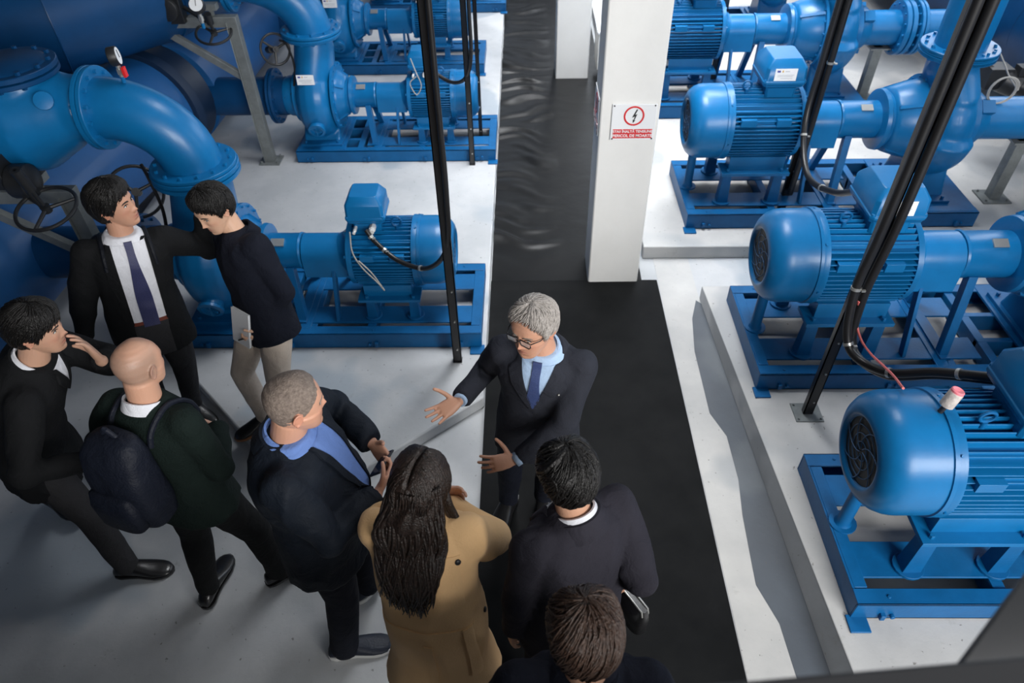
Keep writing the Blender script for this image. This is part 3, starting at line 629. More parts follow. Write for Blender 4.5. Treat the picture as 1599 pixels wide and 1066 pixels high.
cable([(2.26, 5.19, 4.4), (2.26, 5.19, 2.4), (2.25, 5.18, .9), (2.24, 5.19, .3)], .024, 'straight thick black cable clipped on the second right post', 12, ties=(.55,))
cable([(2.05, 7.61, 3.6), (2.05, 7.61, 1.8), (2.04, 7.60, .8)], .016, 'thin straight black cable on the post at the right of the sign column', 10)
cable([(-.43, 3.37, 4.6), (-.43, 3.37, 2.2), (-.43, 3.38, 1.45), (-.46, 3.42, 1.05), (-.60, 3.52, .82), (-.80, 3.64, .78), (-.96, 3.74, .86), (-1.02, 3.78, .93)], .016, 'black cable sagging from the left post into the nearest left terminal box', 10, ties=(.62, .8, .92))
cable([(-.445, 6.05, 3.4), (-.445, 6.05, 1.6), (-.45, 6.05, 1.15), (-.52, 6.12, .93), (-.66, 6.22, .86), (-.85, 6.33, .93)], .017, 'black cable sagging across the second left motor', 10)
cable([(-.50, 8.0, 3.0), (-.50, 8.0, 1.4), (-.60, 8.1, 1.0), (-.9, 8.3, .98), (-1.05, 8.4, 1.05)], .015, 'black cable drooping over the third left motor at the top', 10)
cable([(-1.13, 3.79, .91), (-1.12, 3.72, .80), (-1.06, 3.66, .72), (-.97, 3.63, .62), (-.93, 3.62, .56), (-1.0, 3.65, .68), (-1.08, 3.68, .76)], .005, 'thin grey signal wire with a loose end on the nearest left motor', 6, GREYWIRE, name='signal_wire')
cable([(-1.02, 6.36, 1.02), (-.97, 6.27, .93), (-.93, 6.24, .82), (-.98, 6.23, .74), (-1.03, 6.24, .84), (-.97, 6.25, .90)], .005, 'small grey wire loop on the second left motor beside the post', 6, GREYWIRE, name='signal_wire')
cable([(1.75, 2.84, 1.10), (1.775, 2.83, .97), (1.79, 2.75, .91), (1.775, 2.6, .95), (1.755, 2.45, 1.02), (1.723, 2.3, 1.10), (1.69, 2.16, 1.165)], .0065, 'thin pink wire running from the near right post to the front motor', 6, PINK, name='signal_wire')
t = thing('taped_cap', 'worn white and pink taped cap standing on the front right motor', 'cap', (1.80, 2.03, 1.165))
m = MB(); m.cyl((0, 0, -.01), (.01, 0, .03), .012, 10); m.build('stem', IRON, t)
m = MB(); m.lathe((.01, 0, .03), (.25, .1, 1), [(0, .026), (.004, .030), (.075, .030), (.08, .027)], 20); m.build('sleeve', TAPE, t)
m = MB(); m.lathe((.0295, .008, .105), (.25, .1, 1), [(0, .028), (.01, .028), (.014, .024), (.008, .015)], 20); m.build('cap_top', PINKCAP, t, label='pink cap')

# ------------------------------------------------------------------ warning signs
def text(body, size, loc, rot, m, parent, name):
    cu = bpy.data.curves.new(name, 'FONT'); cu.body = body; cu.size = size; cu.align_x = 'CENTER'; cu.align_y = 'CENTER'; cu.extrude = .0006; cu.offset = size*.02
    o = bpy.data.objects.new(name, cu); C.objects.link(o); dg = bpy.context.evaluated_depsgraph_get(); dg.update()
    me = bpy.data.meshes.new_from_object(o.evaluated_get(dg)); bpy.data.objects.remove(o)
    o = bpy.data.objects.new(name, me); C.objects.link(o); o.location = loc; o.rotation_euler = rot; o.parent = parent; me.materials.clear(); me.materials.append(m); return o
def sign(loc, rz, lab):
    t = thing('warning_sign', lab, 'sign', loc, rz, 'high voltage signs')
    m = MB(); m.bx(-.145, .145, -.006, 0, -.125, .125)
    m.build('sign_plate', STICK, t, bevel=.002)
    m = MB(); m.torus((0, -.0075, .045), (0, 1, 0), .062, .0065, 40, 6)
    for v in range(len(m.v)): x, y, z = m.v[v]; m.v[v] = (x, -.0075+(y+.0075)*.25, z)
    m.build('prohibition_ring', RED, t, label='red ring')
    m = MB(); P2 = [(.014, .090), (.022, .088), (.006, .052), (.020, .058), (.004, .012), (.012, .016), (-.004, -.004), (-.006, .020), (-.001, .016), (.006, .042), (-.012, .034)]
    m.prism([(x, z) for x, z in P2], 'y', -.0085, -.0062); m.build('lightning_bolt', IRON, t)
    m = MB(); m.bx(-.130, .130, -.0075, -.005, -.112, -.048); m.build('text_panel', RED, t, label='red text panel')
    text('STAI! ÎNALTĂ TENSIUNE', .024, (0, -.0085, -.064), (PI/2, 0, 0), STICK, t, 'sign_text')
    text('PERICOL DE MOARTE', .027, (0, -.0085, -.094), (PI/2, 0, 0), STICK, t, 'sign_text')
    for sx in (-1, 1):
        for sz in (-1, 1): m = MB(); m.cyl((sx*.132, -.005, sz*.115), (sx*.132, -.010, sz*.115), .005, 8); m.build('screw', IRON, t)
sign((.722, 4.374, 1.36), 0, 'red and white high voltage sign on the front face of the white column')
sign((.4985, 4.55, 1.37), -PI/2, 'high voltage sign on the narrow left side of the white column')
t = thing('storage_box', 'pale box standing behind the front white column', 'box', (.98, 8.45, .0))
m = MB(); m.bx(-.12, .16, -.2, .2, .12, .52); m.build('box_body', WHITE, t, bevel=.01); m = MB(); m.bx(-.13, .17, -.21, .21, .52, .56); m.build('box_lid', STICK, t, bevel=.01)

# near balcony rail at the lower right, out of focus
t = thing('balcony_rail', 'blurred dark grey balcony rail across the bottom right corner', 'railing', (.5, .30, 2.68))
m = MB(); bar(m, (-.42, -.030, 0), (.9, .085, 0.0), .045, .05); m.build('top_rail', RAIL, t, bevel=.005)
pp = [(.035, .02), (.04, .07), (.175, .183), (.6, .53), (.6, .02)]
m = MB(); m.prism(pp, 'z', -.10, -.075); m.build('gusset_plate', PANEL, t, bevel=.004)
m = MB(); bar(m, (.9, .08, 0), (.9, .08, -1.1), .045, .045); m.build('upright', RAIL, t)
# ------------------------------------------------------------------ people
def V3(*a): return Vector(a[0]) if len(a) == 1 else Vector(a)
def ik(a, b, la, lb, hint):
    a, b = V3(a), V3(b); d = b-a; L = d.length
    if L > (la+lb)*.995: b = a+d.normalized()*(la+lb)*.995; d = b-a; L = d.length
    d = d.normalized(); x = (la*la-lb*lb+L*L)/(2*L); h = math.sqrt(max(0, la*la-x*x)); q = V3(hint); q = q-d*q.dot(d)
    return a+d*x+q.normalized()*h, b
def interp(tab, t):
    for a, b in zip(tab, tab[1:]):
        if t <= b[0]:
            k = (t-a[0])/(b[0]-a[0]); k = max(0, k); k = k*k*(3-2*k)*.5+k*.5
            return [x+(y-x)*k for x, y in zip(a[1:], b[1:])]
    return list(tab[-1][1:])
HEADP = [(-.118, .010, .045, .030), (-.113, .026, .066, .012), (-.105, .036, .077, -.004), (-.090, .047, .083, -.030), (-.070, .056, .085, -.056), (-.045, .065, .086, -.078), (-.015, .0715, .087, -.092), (.015, .076, .089, -.100), (.045, .0765, .089, -.101), (.070, .071, .080, -.092), (.090, .059, .064, -.073), (.105, .042, .043, -.048), (.114, .024, .024, -.026), (.118, .006, .006, -.008)]
def G(x, z, x0, z0, sx, sz): return math.exp(-((x-x0)/sx)**2-((z-z0)/sz)**2)
def headrings(nz=64, na=72, feat=True, fat=0., off=None):
    rings = []
    for i in range(nz):
        t = PI*(i+.5)/nz; z = -.118*math.cos(t); w, yf, yb = interp(HEADP, z); w *= 1+fat*(1.0 if z < -.02 else .3); ring = []
        yc = (yf+yb)/2+.01
        for j in range(na):
            a = 2*PI*j/na; sa, ca = math.sin(a), math.cos(a); e = .86
            x = w*math.copysign(abs(sa)**e, sa); y = yc+((yf-yc) if ca > 0 else (yc-yb))*math.copysign(abs(ca)**e, ca)
            if feat and ca > 0:
                q = 0
                for s in (-1, 1):
                    q += .005*G(x, z, s*.027, .030, .020, .008)-.010*G(x, z, s*.031, .009, .014, .010)+.004*G(x, z, s*.031, .006, .010, .006)
                    q += .007*G(x, z, s*.0135, -.036, .006, .007)+.005*G(x, z, s*.044, -.014, .018, .018)
                q += .008*G(x, z, 0, .012, .007, .016)+.013*G(x, z, 0, -.012, .008, .016)+.022*G(x, z, 0, -.031, .0095, .011)
                q += .0065*G(x, z, 0, -.0575, .019, .005)+.0065*G(x, z, 0, -.0715, .016, .006)-.0045*G(x, z, 0, -.0645, .022, .0022)
                q += -.004*G(x, z, 0, -.083, .02, .006)+.008*G(x, z, 0, -.101, .017, .012)
                y += q*min(1, ca*2.2)
            p = Vector((x, y, z))
            if off: p = off(p, a, t)
            ring.append(p)
        rings.append(ring)
    return rings
def HF(c, fwd, up=(0, 0, 1), k=1):
    f = V3(fwd).normalized(); u = V3(up); u = (u-f*u.dot(f)).normalized(); r = f.cross(u)
    return lambda p: V3(c)+(r*p[0]+f*p[1]+u*p[2])*k, (r, f, u)
def sstep(x): x = max(0, min(1, x)); return x*x*(3-2*x)
def make_hair(mb, T, zl, thick=.018, top=1., noise_amp=.35, seed=0, fat=0., part=None, sw=.016, strands=11, swirl=.5):
    """zl: hairline height over azimuth table [(deg, z)...], azimuth 0 = forehead"""
    def off(p, a, t):
        dg_ = abs(math.degrees(a) if a <= PI else 360-math.degrees(a)); zz = interp(zl, dg_)[0]
        zz += .006*noise.noise(Vector((math.sin(a)*9, math.cos(a)*9, seed)))
        m = sstep((p.z-zz)/sw+.5); d2 = Vector((math.sin(a), math.cos(a), p.z*6)); a = a+.9*noise.noise(d2*1.3+Vector((seed, 0, 0)))+.35*noise.noise(d2*3+Vector((0, seed, 0)))+swirl*t
        n = Vector((p.x, p.y+.01, p.z-.01)).normalized()
        pol = t/PI
        st = noise.noise(Vector((math.sin(a)*strands*.35, math.cos(a)*strands*.35, pol*2.6+seed)))
        st2 = noise.noise(Vector((math.sin(a)*strands*1.3, math.cos(a)*strands*1.3, pol*3.5+seed))); st3 = noise.noise(Vector((math.sin(a)*strands*3.2, math.cos(a)*strands*3.2, pol*4+seed)))
        rim = math.sin(min(PI/2, PI-t))
        th = thick*(.5+.5*sstep((p.z-zz)/.045))*(1+(top-1)*sstep((p.z-.03)/.07))*(1+noise_amp*.8*st+(noise_amp*.55*st2+noise_amp*.35*st3)*rim)
        if part is not None: th *= 1-.55*math.exp(-((p.x-part)/.006)**2)*sstep((p.z-.05)/.03)
        return p+n*(m*th-(1-m)*.014)
    rings = headrings(110, 180, False, fat, off)
    mb.loft([[T(p) for p in r] for r in rings])
def headpos(a, t, fat=0.):
    z = -.118*math.cos(t); w, yf, yb = interp(HEADP, z); w *= 1+fat*(1.0 if z < -.02 else .3); yc = (yf+yb)/2+.01; sa, ca = math.sin(a), math.cos(a)
    return Vector((w*math.copysign(abs(sa)**.86, sa), yc+((yf-yc) if ca > 0 else (yc-yb))*math.copysign(abs(ca)**.86, ca), z))
def strands_over(mb, T, zl, thick, top, n=420, seed=0, fat=0., swirl=.5, r=.0026, lift=.0015, over=.010, messy=1.):
    rd = random.Random(seed+77)
    for _ in range(n):
        a0 = rd.uniform(0, 2*PI); t0 = PI*rd.uniform(.55, .985); ln = rd.uniform(.45, 1.1); sw_ = swirl*rd.uniform(.6, 1.4); ph = rd.uniform(0, 6); dz = rd.uniform(0, 1)*.004*messy; q = []
        for i in range(11):
            f = i/10; t = t0-ln*f; a = a0+sw_*f+.10*messy*math.sin(2.2*f+ph)
            dg_ = abs(math.degrees((a+PI) % (2*PI)-PI)); zz = interp(zl, dg_)[0]; p = headpos(a % (2*PI), max(.05, t), fat)
            if p.z < zz-over: break
            d = max(0, p.z-zz); th = thick*(.5+.5*sstep(d/.045))*(1+(top-1)*sstep((p.z-.03)/.07)); nn = Vector((p.x, p.y+.01, p.z-.01)).normalized()
            q.append(T(p+nn*(th*min(1, .35+d/.02)+lift+dz*math.sin(PI*f))))
        if len(q) > 3: m_ = len(q); mb.tube(q, [r*(.35+.65*math.sin(PI*min(1, .15+.85*i/(m_-1)))) for i in range(m_)], 5)
def hand(mb, W, d, n, side, curl=.3, spread=.25, k=1, tcurl=.2, tout=.8, curls=None):
    W = V3(W); d = V3(d).normalized(); n = V3(n); n = (n-d*n.dot(d)).normalized(); th = d.cross(n)*side
    k *= 1.0
    prof = [(-.03, .024, .019), (.0, .026, .019), (.03, .036, .018), (.06, .041, .016), (.088, .041, .013), (.098, .037, .010)]
    rings = []
    for t, w, h in prof:
        rings.append([W+(d*t+th*(w*math.copysign(abs(math.cos(a))**.8, math.cos(a)))+n*(h*math.sin(a)))*k for a in [2*PI*j/16 for j in range(16)]])
    mb.loft(rings)
    tips = []
    for i, (o, L) in enumerate(((.030, .072), (.0105, .080), (-.0095, .073), (-.029, .058))):
        p = W+(d*(.088-abs(o-.01)*.25)+th*o)*k; c = (curls[i] if curls else curl*(1+.12*i)); a = .35*c; dd = (d+th*(o*spread*18)).normalized(); rr = (.0092, .0086, .0078, .0068)
        for s, fr in enumerate((.46, .30, .24)):
            q = p+(dd*math.cos(a)+n*math.sin(a))*(L*fr*k); mb.capsule(p, q, rr[s]*k, rr[s+1]*k, 10); p = q; a += c
        tips.append(p)
    p = W+(d*.022+th*.022)*k; dd = (d*(1-tout*.55)+th*tout).normalized(); a = .25
    for s, (L, r0, r1) in enumerate(((.042, .0135, .011), (.032, .011, .0095), (.024, .0095, .008))):
        q = p+(dd*math.cos(a)+n*math.sin(a)).normalized()*(L*k); mb.capsule(p, q, r0*k, r1*k, 10); p = q; a += tcurl; dd = (dd+d*.25).normalized()
    return W+(d*.07+n*.02)*k
def wrinkle(me, amp, sc, seed=0, lo=None):
    n = len(me.vertices); co = np.empty(n*3); me.vertices.foreach_get('co', co); co = co.reshape(-1, 3)
    no = np.empty(n*3); me.vertices.foreach_get('normal', no); no = no.reshape(-1, 3); d = np.empty(n)
    for i, p in enumerate(co):
        q = noise.noise(Vector((p[0]*sc+seed, p[1]*sc, p[2]*sc*.6))); w = noise.noise(Vector((p[0]*sc*.4, p[1]*sc*.4+seed, p[2]*sc*.35+3)))
        d[i] = (1-abs(q)*2.4)*.6*(.4+.9*max(0, w+.25))+w*.8
    co += no*(d*amp)[:, None]; me.vertices.foreach_set('co', co.ravel()); me.update()
SKINM = {}
def cloth(name, col, rough=.85, sheen=.03, bump=.25, bscale=220, var=.12):
    col = tuple(c*(.62 if max(col) < .06 else 1) for c in col); m = mat(name, col, rough, sheen=min(sheen, .06)*(0 if max(col) < .06 else 1), spec=.18, bump=bump, bscale=bscale, var=var, vscale=14); nt = m.node_tree; b = nt.nodes['Principled BSDF']
    tc = nt.nodes.new('ShaderNodeTexCoord'); n = nt.nodes.new('ShaderNodeTexNoise'); n.inputs['Scale'].default_value = 13; n.inputs['Detail'].default_value = 3; n.inputs['Distortion'].default_value = 1.2
    nt.links.new(tc.outputs['Object'], n.inputs['Vector']); bp = nt.nodes.new('ShaderNodeBump'); bp.inputs['Strength'].default_value = .45; bp.inputs['Distance'].default_value = .02
    old = b.inputs['Normal'].links[0].from_socket; nt.links.new(n.outputs['Fac'], bp.inputs['Height']); nt.links.new(old, bp.inputs['Normal']); nt.links.new(bp.outputs['Normal'], b.inputs['Normal']); return m
def person(S):
    k = S.get('k', 1.); base = V3(S['base']); f2 = V3((*S['f'], 0)).normalized(); pel = V3(S['pelvis']); neck = V3(S['neck']); hc = V3(S['head'])
    hipf = V3((*S.get('hipf', S['f']), 0)).normalized(); g = S.get('g', 1.); belly = S.get('belly', 0.); sh = S.get('sh', .178)*k
    up = (neck-pel).normalized()
    def TF(t):
        f = (hipf*(1-min(1, max(0, t)))+f2*min(1, max(0, t))).normalized(); f = (f-up*f.dot(up)).normalized()
        c = pel+(neck-pel)*t; c = c-f*(.02*math.sin(PI*max(0, min(1, t))))
        if t < 0: c = pel+V3(0, 0, t*(neck-pel).length)
        return c, f.cross(up), f
    def sect(tab, n=40, ex=.86, grow=0.):
        R_ = []
        for (t, w, df, db) in tab:
            c, r, f = TF(t); u_ = up if t >= 0 else V3(0, 0, 1)
            R_.append([c+r*((w*k*g+grow)*math.copysign(abs(math.sin(a))**ex, math.sin(a)))+f*(((df*k*g+belly*math.exp(-((t-.32)/.28)**2)+grow) if math.cos(a) > 0 else (db*k*g+grow))*math.copysign(abs(math.cos(a))**ex, math.cos(a))) for a in [2*PI*j/n for j in range(n)]])
        return R_
    T, (hr, hf, hu) = HF(hc, S['face'], S.get('hup', (0, 0, 1)), k*S.get('hk', 1.))
    fat = S.get('fat', 0.)
    # joints
    c, r, f = TF(.88); SR = c+r*sh; SL = c-r*sh; c0, r0, f0 = TF(0.); HR = c0+r0*.088*k; HL = c0-r0*.088*k
    UA, FA, TH, SK = .285*k, .25*k, .42*k, .41*k
    A = []
    for side, sj, a in ((1, SR, S['armR']), (-1, SL, S['armL'])):
        e, w = ik(sj, a['w'], UA, FA, a['hint']); A.append((side, sj, e, w, a))
    L = []
    for side, hj, a in ((1, HR, S['legR']), (-1, HL, S['legL'])):
        ank = V3((a['p'][0], a['p'][1], a.get('z', 0)+.085)); fd = V3((*a['d'], 0)).normalized(); kn, ank = ik(hj, ank, TH, SK, fd+V3((0, 0, .3))+r0*side*.15); L.append((side, hj, kn, ank, fd, a.get('z', 0)))
    # ---------------- body
    mb = MB(); mb.loft([[T(p) for p in rg] for rg in headrings(fat=fat)])
    for s in (-1, 1):
        ez = Matrix((hr, hf, hu)).transposed(); er = ez @ Matrix.Rotation(-.22, 3, 'X') @ Matrix.Rotation(s*.30, 3, 'Z')
        ec = T((s*(.077+fat*.05), -.010, -.006)); mb.sphere(ec, (.0055*k, .016*k, .029*k), 8, er)
        pts = [ec+er @ Vector((s*.006, .016*math.cos(b)-.001, .028*math.sin(b)+.001))*k for b in [PI*(-.5+1.6*j/12) for j in range(13)]]
        mb.tube(pts, .0042*k, 8)
    mb.tube([neck-up*.07, neck+hf*.0, T((0, -.022, -.06)), T((0, -.015, -.02))], [.066*k*(1+fat), .060*k*(1+fat), .057*k*(1+fat*.8), .05*k], 24)
    if fat > .05: mb.sphere(T((0, .045, -.10)), (.045*k, .04*k, .025*k), 10)
    mb.loft(sect([(-.16, .13, .09, .10), (0, .155, .10, .115), (.35, .13, .095, .09), (.70, .155, .11, .10), (.88, .150, .085, .085), (.97, .085, .06, .06), (1.03, .05, .05, .05)]))
    for side, sj, e, w, a in A:
        mb.capsule(sj, e, .048*k, .038*k, 14); mb.capsule(e, w, .037*k, .025*k, 14)
        hd = V3(a['d']).normalized(); S['_grip%d' % side] = hand(mb, w+hd*.012, hd, a['n'], side, a.get('curl', .3), a.get('spread', .2), k*.98, a.get('tcurl', .2), a.get('tout', .8), a.get('curls'))
    for side, hj, kn, ank, fd, z0 in L:
        mb.capsule(hj, kn, .078*k, .052*k, 14); mb.capsule(kn, ank, .050*k, .036*k, 14); mb.capsule(ank-V3(0, 0, .04), ank+fd*.10*k-V3(0, 0, .058), .026*k, .018*k, 10)
    me = remesh(mb, S.get('vox', .0045), 1, .4)
    # skin tints held in a colour attribute
    n = len(me.vertices); co = np.empty(n*3, np.float32); me.vertices.foreach_get('co', co); co = co.reshape(-1, 3); rel = (co-np.array(hc))/k
    lx, ly, lz = rel@np.array(hr), rel@np.array(hf), rel@np.array(hu); col = np.tile(np.array(S.get('skin', (.50, .27, .17))), (n, 1)); inh = (np.abs(lz) < .14) & (np.abs(ly) < .14) & (np.abs(lx) < .1)
    def mixc(m, c_): col[:] = col*(1-m[:, None])+np.array(c_)[None]*m[:, None]
    front = inh & (ly > .05)
    mixc(front*np.exp(-(lx/.022)**2-((lz+.0645)/.0105)**2)*.75, S.get('lips', (.36, .11, .09)))
    mixc(inh*(np.exp(-((np.abs(lx)-.045)/.02)**2-((lz+.025)/.02)**2)*(ly > .03)+np.exp(-(lx/.014)**2-((lz+.032)/.012)**2)*(ly > .08))*.25, (.55, .18, .12))
    mixc(inh*(np.abs(lx) > .079)*(ly < .02)*(ly > -.04)*.35, (.52, .17, .11))
    if S.get('beard'): mixc(front*(lz < -.04)*.22, (.16, .12, .10))
    if S.get('scalp'):
        sc = np.clip((-ly+.035+lz*.25)/.03, 0, 1)*inh*(lz > -.055)*(np.clip((lz+.055)/.03, 0, 1)); crown = np.clip((lz-.055)/.04, 0, 1)*np.clip((ly+.10)/.05, 0, 1)
        mixc(np.clip(sc, 0, 1)*(1-crown*.85)*S['scalp'][3], S['scalp'][:3])
    ca = me.color_attributes.new('tint', 'FLOAT_COLOR', 'POINT'); ca.data.foreach_set('color', np.hstack([col, np.ones((n, 1))]).astype(np.float32).ravel())
    bvh = BVHTree.FromPolygons([v.co.copy() for v in me.vertices], [tuple(p.vertices) for p in me.polygons])
    me.transform(Matrix.Translation(-base))
    body = finish('person', me, SKIN, None, ang=180, fixn=False); body.location = base; tag(body, S['label'], 'person')
    def fin(name, me_or_mb, m, parent=body, label=None, ang=180, bevel=0):
        if isinstance(me_or_mb, MB):
            x = bpy.data.meshes.new(name); x.from_pydata(me_or_mb.v, [], me_or_mb.f); mi = me_or_mb.mi
            x.transform(Matrix.Translation(-base)); return finish(name, x, m, parent, bevel, ang, label, mi)
        me_or_mb.transform(Matrix.Translation(-base)); return finish(name, me_or_mb, m, parent, bevel, ang, label, None, False)
    # ---------------- face details
    def surf(x, z):
        o = T((x, .2, z)); h = bvh.ray_cast(o, -hf, .3)
        return h[0] if h[0] else T((x, .085, z))
    if S.get('showface', True):
        for s in (-1, 1):
            m = MB(); c_ = surf(s*.031, .006)-hf*.0035; m.sphere(c_, (.0135*k, .006*k, S.get('eyeh', .0052)*k), 8, Matrix((hr, hf, hu)).transposed()); e_ = fin('eye', m, EYEW)
            m = MB(); gz = S.get('gaze', (0, 0)); m.sphere(c_+hf*.0035+hr*(gz[0]*.005)+hu*(gz[1]*.003), (.0052*k, .003*k, .0050*k), 8, Matrix((hr, hf, hu)).transposed()); fin('iris', m, IRIS, e_)
            m = MB(); m.tube([surf(s*x, z)+hf*.0012 for x, z in ((.017, .007), (.024, .0115), (.033, .0125), (.041, .0095), (.046, .006))], [.0010*k, .0018*k, .0020*k, .0018*k, .001*k], 6); fin('eyelid', m, LASH)
            m = MB(); m.tube([surf(s*x, z)+hf*.0008 for x, z in ((.013, .022), (.022, .0265), (.033, .0285), (.043, .026), (.051, .020))], [(.0018*k, .002*k), (.0038*k, .002*k), (.0036*k, .002*k), (.003*k, .002*k), (.0012*k, .001*k)], 8, up=tuple(hu)); fin('eyebrow', m, S.get('brow', LASH))
    # ---------------- hair
    if S.get('hair'):
        h = S['hair']; m = MB(); make_hair(m, T, h['zl'], h.get('thick', .016), h.get('top', 1.3), h.get('amp', .35), h.get('seed', 0), fat*.5, h.get('part'), h.get('sw', .016), h.get('strands', 11)); 
        if h.get('ns', 520): strands_over(m, T, h['zl'], h.get('thick', .016)*.96, h.get('top', 1.3), h.get('ns', 520), h.get('seed', 0), fat*.5, messy=h.get('messy', 1.), r=h.get('sr', .0024))
        ho = fin('hair', m, h['mat'])
        S['_hair'] = ho
    # ---------------- trousers and shoes
    tm = MB(); tl = S.get('legfat', 1.)
    tm.loft(sect([(-.22, .135, .085, .10), (-.10, .170, .105, .125), (0, .178, .115, .135), (.12, .168, .112, .12), (S.get('waist', .20), .155, .105, .105)]))
    for side, hj, kn, ank, fd, z0 in L:
        dn = (ank-kn).normalized(); hem = ank+V3(0, 0, -.035)-fd*.0
        pts = [hj+V3(0, 0, -.01), hj.lerp(kn, .3), hj.lerp(kn, .7), kn, kn.lerp(ank, .35), kn.lerp(ank, .75), ank-dn*.02, hem]
        tm.tube(pts, [r_*k*tl for r_ in (.098, .094, .078, .069, .066, .059, .058, .058)], 24)
    q = remesh(tm, .011, 5); wrinkle(q, .007, 11, S.get('seed', 0)); fin('trousers', q, S['trousers'])
    for side, hj, kn, ank, fd, z0 in L:
        rt = V3(fd.y, -fd.x, 0)*1; b0 = V3((ank.x, ank.y, z0)); sk = k*1.10; sm = MB(); rings = []
        lift = max(0, ank.z-.095-z0)
        for x, w, h in ((-.078, .016, .045), (-.070, .028, .070), (-.045, .035, .090), (-.01, .036, .098), (.035, .040, .095), (.075, .045, .076), (.115, .049, .056), (.150, .047, .046), (.175, .039, .040), (.192, .026, .033), (.200, .010, .024)):
            zb = .014
            rings.append([b0+V3(0, 0, lift)+fd*(x*sk)+rt*(w*sk*math.copysign(abs(math.cos(a))**.8, math.cos(a)))+V3(0, 0, zb+(h-zb)*(.5+.5*math.sin(a))) for a in [2*PI*j/20 for j in range(20)]])
        sm.loft(rings); so = fin('shoe', sm, S.get('shoe', SHOE))
        sl = MB(); out = [(-.082, .012), (-.072, .030), (-.045, .038), (0, .036), (.04, .037), (.085, .045), (.12, .050), (.155, .047), (.182, .036), (.199, .020), (.205, .004)]
        pl_ = [(x, w) for x, w in out]+[(x, -w) for x, w in reversed(out)]; st = S.get('sole', .014)
        sl.loft([[b0+V3(0, 0, lift+z)+fd*(x*sk)+rt*(w*sk*q_) for x, w in pl_] for z, q_ in ((.002, .96), (.005, 1), (st, 1), (st+.004, .96))]); fin('sole', sl, S.get('solemat', SHOE), so, ang=50)
        if S.get('laces'):
            lc = MB()
            for i in range(5):
                x = .045+i*.016; hz = .080-i*.0075; lc.tube([b0+V3(0, 0, lift+hz-.006)+fd*x*sk+rt*.018, b0+V3(0, 0, lift+hz+.004)+fd*x*sk, b0+V3(0, 0, lift+hz-.006)+fd*x*sk-rt*.018], .0025, 6)
            fin('laces', lc, S['laces'], so)
    # ---------------- jacket
    fr0 = S.get('front'); jm = MB(); J = S['jacket']; hem = J.get('hem', -.30); bulk = J.get('bulk', .012)
    tab = [(hem, .196*J.get('flare', 1), .135*J.get('flare', 1), .150*J.get('flare', 1)), (hem*.45, .190, .130, .145), (0, .183, .126, .142), (.15, .176, .122, .128), (.38, .163, .120, .112), (.60, .176, .130, .120), (.78, .186, .126, .118), (.88, .178, .108, .106), (.95, .135, .085, .088), (1.0, .085, .068, .072), (1.04, .066, .058, .062)]
    jm.loft(sect(tab, grow=bulk))
    yv = None
    if fr0 and fr0.get('yoke', True):
        ym = MB(); ym.loft(sect([(.962, .080, .074, .056), (.985, .086, .070, .066), (1.0, .084, .070, .072), (1.03, .071, .062, .065), (1.055, .062, .055, .058)], grow=bulk+.003)); yq = remesh(ym, .006, 3); yv = ([v.co.copy() for v in yq.vertices], [tuple(p.vertices) for p in yq.polygons]); fin('shirt_yoke', yq, S['front']['shirt'])
    cuff = J.get('cuff', 1.)
    for side, sj, e, w, a in A:
        inn = (TF(.86)[0]-sj)*.35+sj
        jm.tube([inn, sj+V3(0, 0, .0)], [.07*k, .070*k], 18); jm.sphere(sj, .067*k+bulk*.4, 10)
        jm.tube([sj, sj.lerp(e, .5), e, e.lerp(w, .5), w.lerp(e, .02)], [(.066*k+bulk*.6), .060*k*J.get('sl', 1)+bulk*.5, .054*k*J.get('sl', 1)+bulk*.5, .047*k*J.get('sl', 1)+bulk*.4, (.040*k+bulk*.3)*J.get('sl', 1)], 20)
        jm.sphere(e, .054*k*J.get('sl', 1)+bulk*.5, 10)
    q = remesh(jm, .0105, J.get('smooth', 5)); wrinkle(q, J.get('wr', .008), J.get('wsc', 9), S.get('seed', 0)+5)
    jb = BVHTree.FromPolygons([v.co.copy() for v in q.vertices], [tuple(p.vertices) for p in q.polygons]); cb_ = jb
    if yv: n0 = len(q.vertices); cb_ = BVHTree.FromPolygons([v.co.copy() for v in q.vertices]+yv[0], [tuple(p.vertices) for p in q.polygons]+[tuple(i+n0 for i in p) for p in yv[1]])
    tq = MB(); tq.loft(sect(tab, grow=bulk)); tb = BVHTree.FromPolygons([Vector(v) for v in tq.v], tq.f)
    jk = fin(J.get('name', 'jacket'), q, J['mat'])
    def drape(name, m, tl_, off, thick, nx=10, parent=body, back=False, label=None, bv=None, ang=60):
        """tl_: rows (t, x_left, x_right) hugging the jacket front"""
        P0 = []; nrm = []
        for (t, xa, xb) in tl_:
            c, r, f = TF(t); f = -f if back else f; row = []; u_ = up
            for i in range(nx+1):
                x = (xa+(xb-xa)*i/nx)*k; o = c+r*x+f*.5; h0 = tb.ray_cast(o, -f, 1.); h = (bv or cb_).ray_cast(h0[0]+f*.035, -f, .5) if h0[0] else (None,)
                row.append(h[0]+f*off if h[0] else None)
            P0.append((row, f))
        for ri, (row, f) in enumerate(P0):
            for i in range(nx+1):
                if row[i] is None:
                    cand = [row[j] for j in sorted(range(nx+1), key=lambda j: abs(j-i)) if row[j] is not None]
                    row[i] = cand[0].copy() if cand else P0[ri-1][0][i].copy()
        mb_ = MB(); nr_ = len(P0); w_ = nx+1; vs = [p for row, f in P0 for p in row]+[p-f*thick for row, f in P0 for p in row]; N = nr_*w_; fs = []
        for a in range(nr_-1):
            for b in range(nx): i = a*w_+b; fs.append((i, i+1, i+w_+1, i+w_)); fs.append((N+i, N+i+w_, N+i+w_+1, N+i+1))
